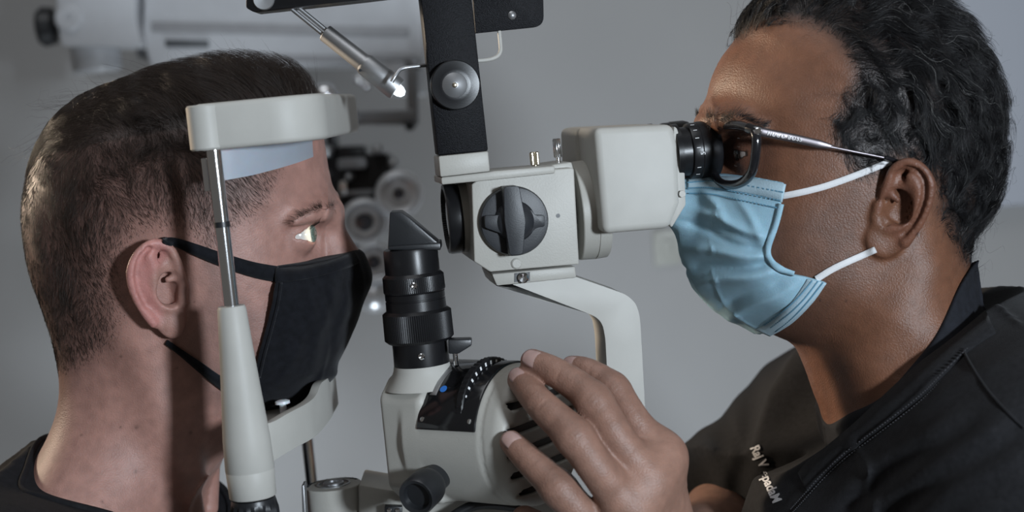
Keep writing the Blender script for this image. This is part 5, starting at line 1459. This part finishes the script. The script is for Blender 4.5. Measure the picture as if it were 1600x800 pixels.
for s in (-1, 1):
    Q3 = L3.copy()
    if s > 0: Q3[:, 1] = 2 * YD - Q3[:, 1]
    ring = np.concatenate([Q3, Q3[:2]])
    cen = Q3.mean(0); n_ = unit(np.cross(Q3[8] - cen, Q3[0] - cen))
    link('rim', tube_mesh('rim', ring, .0029, 10, flat=(1.0, 1.0), ref=tuple(n_), cap=False), MT['acetate'], gl)
    V = [cen + n_ * .0004] + list(Q3); Fc = [(0, i + 1, (i + 1) % len(Q3) + 1) for i in range(len(Q3))]
    o = link('lens', mesh('lens', V, Fc), MT['glass'], gl)
    tq = [(1178, 203, YD - .0765), (1186, 205, YD - .0785), (1200, 208, YD - .0790), (1240, 216, YD - .0790), (1280, 225, YD - .0800), (1302, 230, YD - .0805)]
    def mir(P): return P if s < 0 else P * np.array([1, -1, 1]) + np.array([0, 2 * YD, 0])
    tp = mir(pxs(tq)); tpl = catmull(tp, 8)
    tm = link('temple', tube_mesh('temple', tpl, np.interp(np.linspace(0, 1, len(tpl)), [0, .15, .8, 1], [.0026, .0026, .0024, .0009]), 12, flat=(.35, 1.0)), MT['temple_metal'], gl, auto=60)
    wq = mir(pxs([(1298, 229.5, YD - .0805), (1340, 238, YD - .0800), (1380, 246, YD - .0790), (1392, 249, YD - .0785)]))
    tube('temple_wire', catmull(wq, 6), .0008, MT['temple_metal'], tm, 10)
    wq = mir(pxs([(1382, 246, YD - .0800), (1400, 252, YD - .0770), (1425, 268, YD - .0740), (1440, 300, YD - .0725)]))
    tube('temple_tip', catmull(wq, 6), [*np.linspace(.0012, .0020, 19)], MT['acetate'], tm, 10)
    hq = mir(pxs([(1170, 200, YD - .0715), (1182, 204, YD - .0770), (1190, 206, YD - .0785)]))
    tube('end_piece', catmull(hq, 4), .0033, MT['acetate'], gl, 12)
    rv = mir(pxs([(1184, 205, YD - .0808)]))[0]
    lathe('rivet', rv, (-.25 if s < 0 else -.25, s * 1.0, 0), [(0, .0021), (.0008, .0021), (.0012, .0016), (.0013, .0003)], MT['chrome'], gl, 20)
    if s < 0:
        a3, b3 = px(1199, 208.5, YD - .0803), px(1256, 219.5, YD - .0808)
        text('temple_lettering', 'HUGO BOSS', a3, b3 - a3, (0, 0, 1), .0031, MT['white_print'], tm, depth=.0002, spacing=1.25)
br_ = [L3[np.argmax(-L3[:, 0] * 0 + L3[:, 1])]]
bq = pxs([(1112, 214, gy(1112)), (1104, 212, YD - .006), (1103, 212, YD)]); bq = np.concatenate([bq, (bq[:-1] * [1, -1, 1] + [0, 2 * YD, 0])[::-1]])
tube('bridge', catmull(bq, 5), .0022, MT['acetate'], gl, 12)
# ------------------------------------------------------------------ background: refraction unit, instrument stand, wall fittings
YR = 0.74
SR = sc(YR)
MT['ph_white'] = mat('ivory_enamel', (.50, .51, .53), .4, var=.03)
MT['ph_grey'] = mat('satin_grey', (.22, .225, .235), .35, .6, var=.06)
MT['satin_chrome'] = mat('satin_chrome', (.62, .63, .65), .28, .55, var=.05)
ph = thing('phoropter', 'out-of-focus black and chrome lens dial unit behind the prism tower', 'phoropter', px(570, 500, YR))
def P3(u_, v_, o=0.0): return px(u_, v_, YR - o)
ngon_prism('housing', pxs(rounded([(496, 246), (606, 240), (612, 262), (596, 336), (560, 350), (555, 430), (500, 430)], 8, 3), YR), (0, 1, 0), .06, MT['black_metal'], ph, bev=.004)
ngon_prism('top_block', pxs(rounded([(528, 229), (570, 228), (571, 250), (528, 252)], 3, 2), YR - .012), (0, 1, 0), .04, MT['black_metal'], ph, bev=.002)
ngon_prism('scale_window', pxs(rounded([(527, 248), (572, 246), (573, 263), (527, 265)], 6, 3), YR - .016), (0, 1, 0), .012, MT['ph_grey'], ph, bev=.001)
ngon_prism('side_window', pxs(rounded([(530, 283), (541, 282), (542, 305), (530, 306)], 3, 2), YR - .016), (0, 1, 0), .012, MT['chrome'], ph, bev=.001)
ngon_prism('link_bar', pxs(rounded([(530, 299), (585, 296), (585, 304), (530, 307)], 3, 2), YR - .010), (0, 1, 0), .012, MT['ph_grey'], ph, bev=.001)
def dial(u_, v_, r, hole, o, name='lens_dial'):
    c = P3(u_, v_, o); R = r * SR
    d = lathe(name, c, (0.10, -1, 0.08), [(-.020, R * .75), (-.004, R * .95), (0, R), (.010, R), (.014, R * .93), (.015, R * .80), (.008, R * .72), (.006, R * (hole + .12)), (.011, R * (hole + .08)), (.011, R * hole), (.004, R * hole * .9)], MT['satin_chrome'], ph, 48, auto=25)
    lathe('dial_lens', c + np.array([0, -.003, 0]), (0.10, -1, 0.08), [(-.002, R * hole), (.002, R * hole * .7), (.003, R * .05)], MT['lens_coat'], d, 32)
    return d
dial(570, 347, 38, .48, .016); dial(623, 303, 37, .30, .022); dial(584, 410, 34, .42, .018); dial(640, 372, 26, .4, .0)
for u_, v_, r in ((584, 462, 28), (548, 440, 16)):
    c = P3(u_, v_, .016); R = r * SR
    lathe('dial_ball', c + np.array([0, .02, 0]), (0, -1, 0), [(0, R * .5), (.004, R * .86), (.014, R), (.024, R * .9), (.032, R * .6), (.0355, R * .2), (.0358, .0003)], MT['satin_chrome'], ph, 40, auto=180)
for u_, v_, r in ((589, 234, 9), (614, 255, 9), (510, 236, 10), (503, 228, 6), (507, 272, 8), (545, 276, 7)):
    c = P3(u_, v_, .014); R = r * SR
    lathe('adjusting_knob', c + np.array([0, .016, 0]), (0, -1, 0), [(0, R * .9), (.010, R), (.016, R * .8), (.019, R * .4), (.0195, .0003)], MT['steel'], ph, 24, auto=60)
ngon_prism('hanger_arm', pxs(rounded([(520, 176), (650, 170), (650, 196), (520, 194)], 6, 3), YR + .01), (0, 1, 0), .03, MT['ph_grey'], ph, bev=.002)
ngon_prism('hanger_post', pxs([(634, 100), (652, 100), (654, 196), (636, 196)], YR + .012), (0, 1, 0), .026, MT['ph_grey'], ph, bev=.002)
ngon_prism('drop_link', pxs([(508, 185), (524, 185), (528, 245), (510, 245)], YR + .012), (0, 1, 0), .026, MT['black_metal'], ph, bev=.002)
for u_, v_, r, m_ in ((545, 182, 14, 'black_metal'), (640, 196, 9, 'black_metal'), (506, 150, 20, 'chrome'), (522, 157, 12, 'chrome'), (560, 124, 9, 'chrome'), (572, 133, 8, 'chrome'), (556, 184, 5, 'chrome')):
    c = P3(u_, v_, .012); R = r * SR
    lathe('pivot_knob', c + np.array([0, .022, 0]), (0, -1, 0), [(0, R * .9), (.014, R), (.020, R * .8), (.023, R * .4), (.0235, .0003)], MT[m_], ph, 24, auto=60)

isd = thing('instrument_stand', 'white blurred overhead arm with grooves and a dark label plate at the top', 'instrument stand', px(440, 100, .85))
YS = 0.84
body = ngon_prism('arm_housing', pxs(rounded([(228, -120), (660, -120), (662, 150), (604, 150), (598, 104), (236, 108), (222, 60)], [6, 6, 8, 6, 10, 14, 20], 4), YS), (0, 1, 0), .12, MT['ph_white'], isd, bev=.006, seg=3)
MT['groove'] = mat('groove_grey', (.28, .28, .29), .5)
ngon_prism('groove', pxs(rounded([(236, 34), (640, 42), (640, 58), (236, 50)], 4, 2), YS - .0015), (0, 1, 0), .004, MT['groove'], body, bev=.0005)
ngon_prism('groove', pxs(rounded([(420, 86), (650, 84), (650, 96), (420, 98)], 4, 2), YS - .0015), (0, 1, 0), .004, MT['groove'], body, bev=.0005)
ngon_prism('label_plate', pxs(rounded([(258, 62), (326, 63), (326, 74), (258, 73)], 2, 2), YS - .003), (0, 1, 0), .004, mat('label_grey', (.06, .065, .07), .5), body, bev=.0004)
lb = ngon_prism('pivot_block', pxs(rounded([(88, -120), (214, -120), (210, 30), (222, 74), (96, 72), (88, 30)], [6, 6, 20, 10, 8, 4], 4), YS - .02), (0, 1, 0), .12, MT['ph_white'], isd, bev=.006, seg=3)
lathe('pivot_boss', px(108, 28, YS - .02), (0, -1, 0), [(-.002, .016), (.003, .016), (.005, .013), (.005, .004), (.003, .0035), (.003, .0003)], MT['ph_white'], lb, 32)
lathe('lock_knob', px(90, 40, YS + .03), (-1, 0, 0), [(0, .008), (.004, .022), (.016, .024), (.022, .020), (.024, .002)], MT['black_plastic'], isd, 32, 'black locking knob')
lathe('pivot_column', px(152, 108, YS + .03), AZ, [(-.004, .026), (0, .029), (.028, .029), (.030, .026), (.05, .026)], MT['ph_white'], isd, 32)
ngon_prism('gap_arm', pxs([(206, -100), (240, -100), (250, 100), (214, 90)], YS + .05), (0, 1, 0), .05, MT['ph_grey'], isd, bev=.002)
ngon_prism('wall_mount', pxs([(200, -130), (500, -130), (500, -60), (200, -60)], YS + .12), (0, 1, 0), YW - YS - .12, MT['ph_white'], isd, bev=.002)
ngon_prism('hanger_mount', pxs([(630, 88), (654, 88), (656, 108), (634, 108)], YR + .012), (0, 1, 0), .12, MT['ph_grey'], ph, bev=.002)

MT['board'] = mat('pale_blue_laminate', (.42, .44, .49), .45, var=.02, vscale=5)
wb = link('wall_board', mesh('wall_board', *(lambda q: ([*q, *[p + np.array([0, .03, 0]) for p in q]], [(0, 1, 2, 3), (7, 6, 5, 4), (0, 4, 5, 1), (1, 5, 6, 2), (2, 6, 7, 3), (3, 7, 4, 0)]))([px(1430, 338, YW - .03), px(1800, 300, YW - .03), px(1775, -160, YW - .03), px(1400, -120, YW - .03)])), MT['board'], smooth=False)
bevelled(wb.data, .003, 2); wb['label'] = "pale bluish board on the wall behind the doctor's hair"; wb['category'] = 'wall board'; wb['kind'] = 'thing'
sw = thing('wall_switch', 'cream switch plate on the wall below the eyepiece housing', 'switch plate', px(1040, 416, YW))
MT['switch'] = mat('switch_cream', (.42, .42, .38), .45)
sp_ = ngon_prism('plate', pxs(rounded([(1019, 362), (1062, 358), (1066, 412), (1023, 417)], 3, 2), YW - .006), (0, 1, 0), .006, MT['switch'], sw, bev=.0015)
ngon_prism('rocker', pxs(rounded([(1034, 376), (1048, 375), (1050, 400), (1036, 401)], 2, 2), YW - .011), (0, 1, 0), .006, MT['switch'], sw, bev=.001)
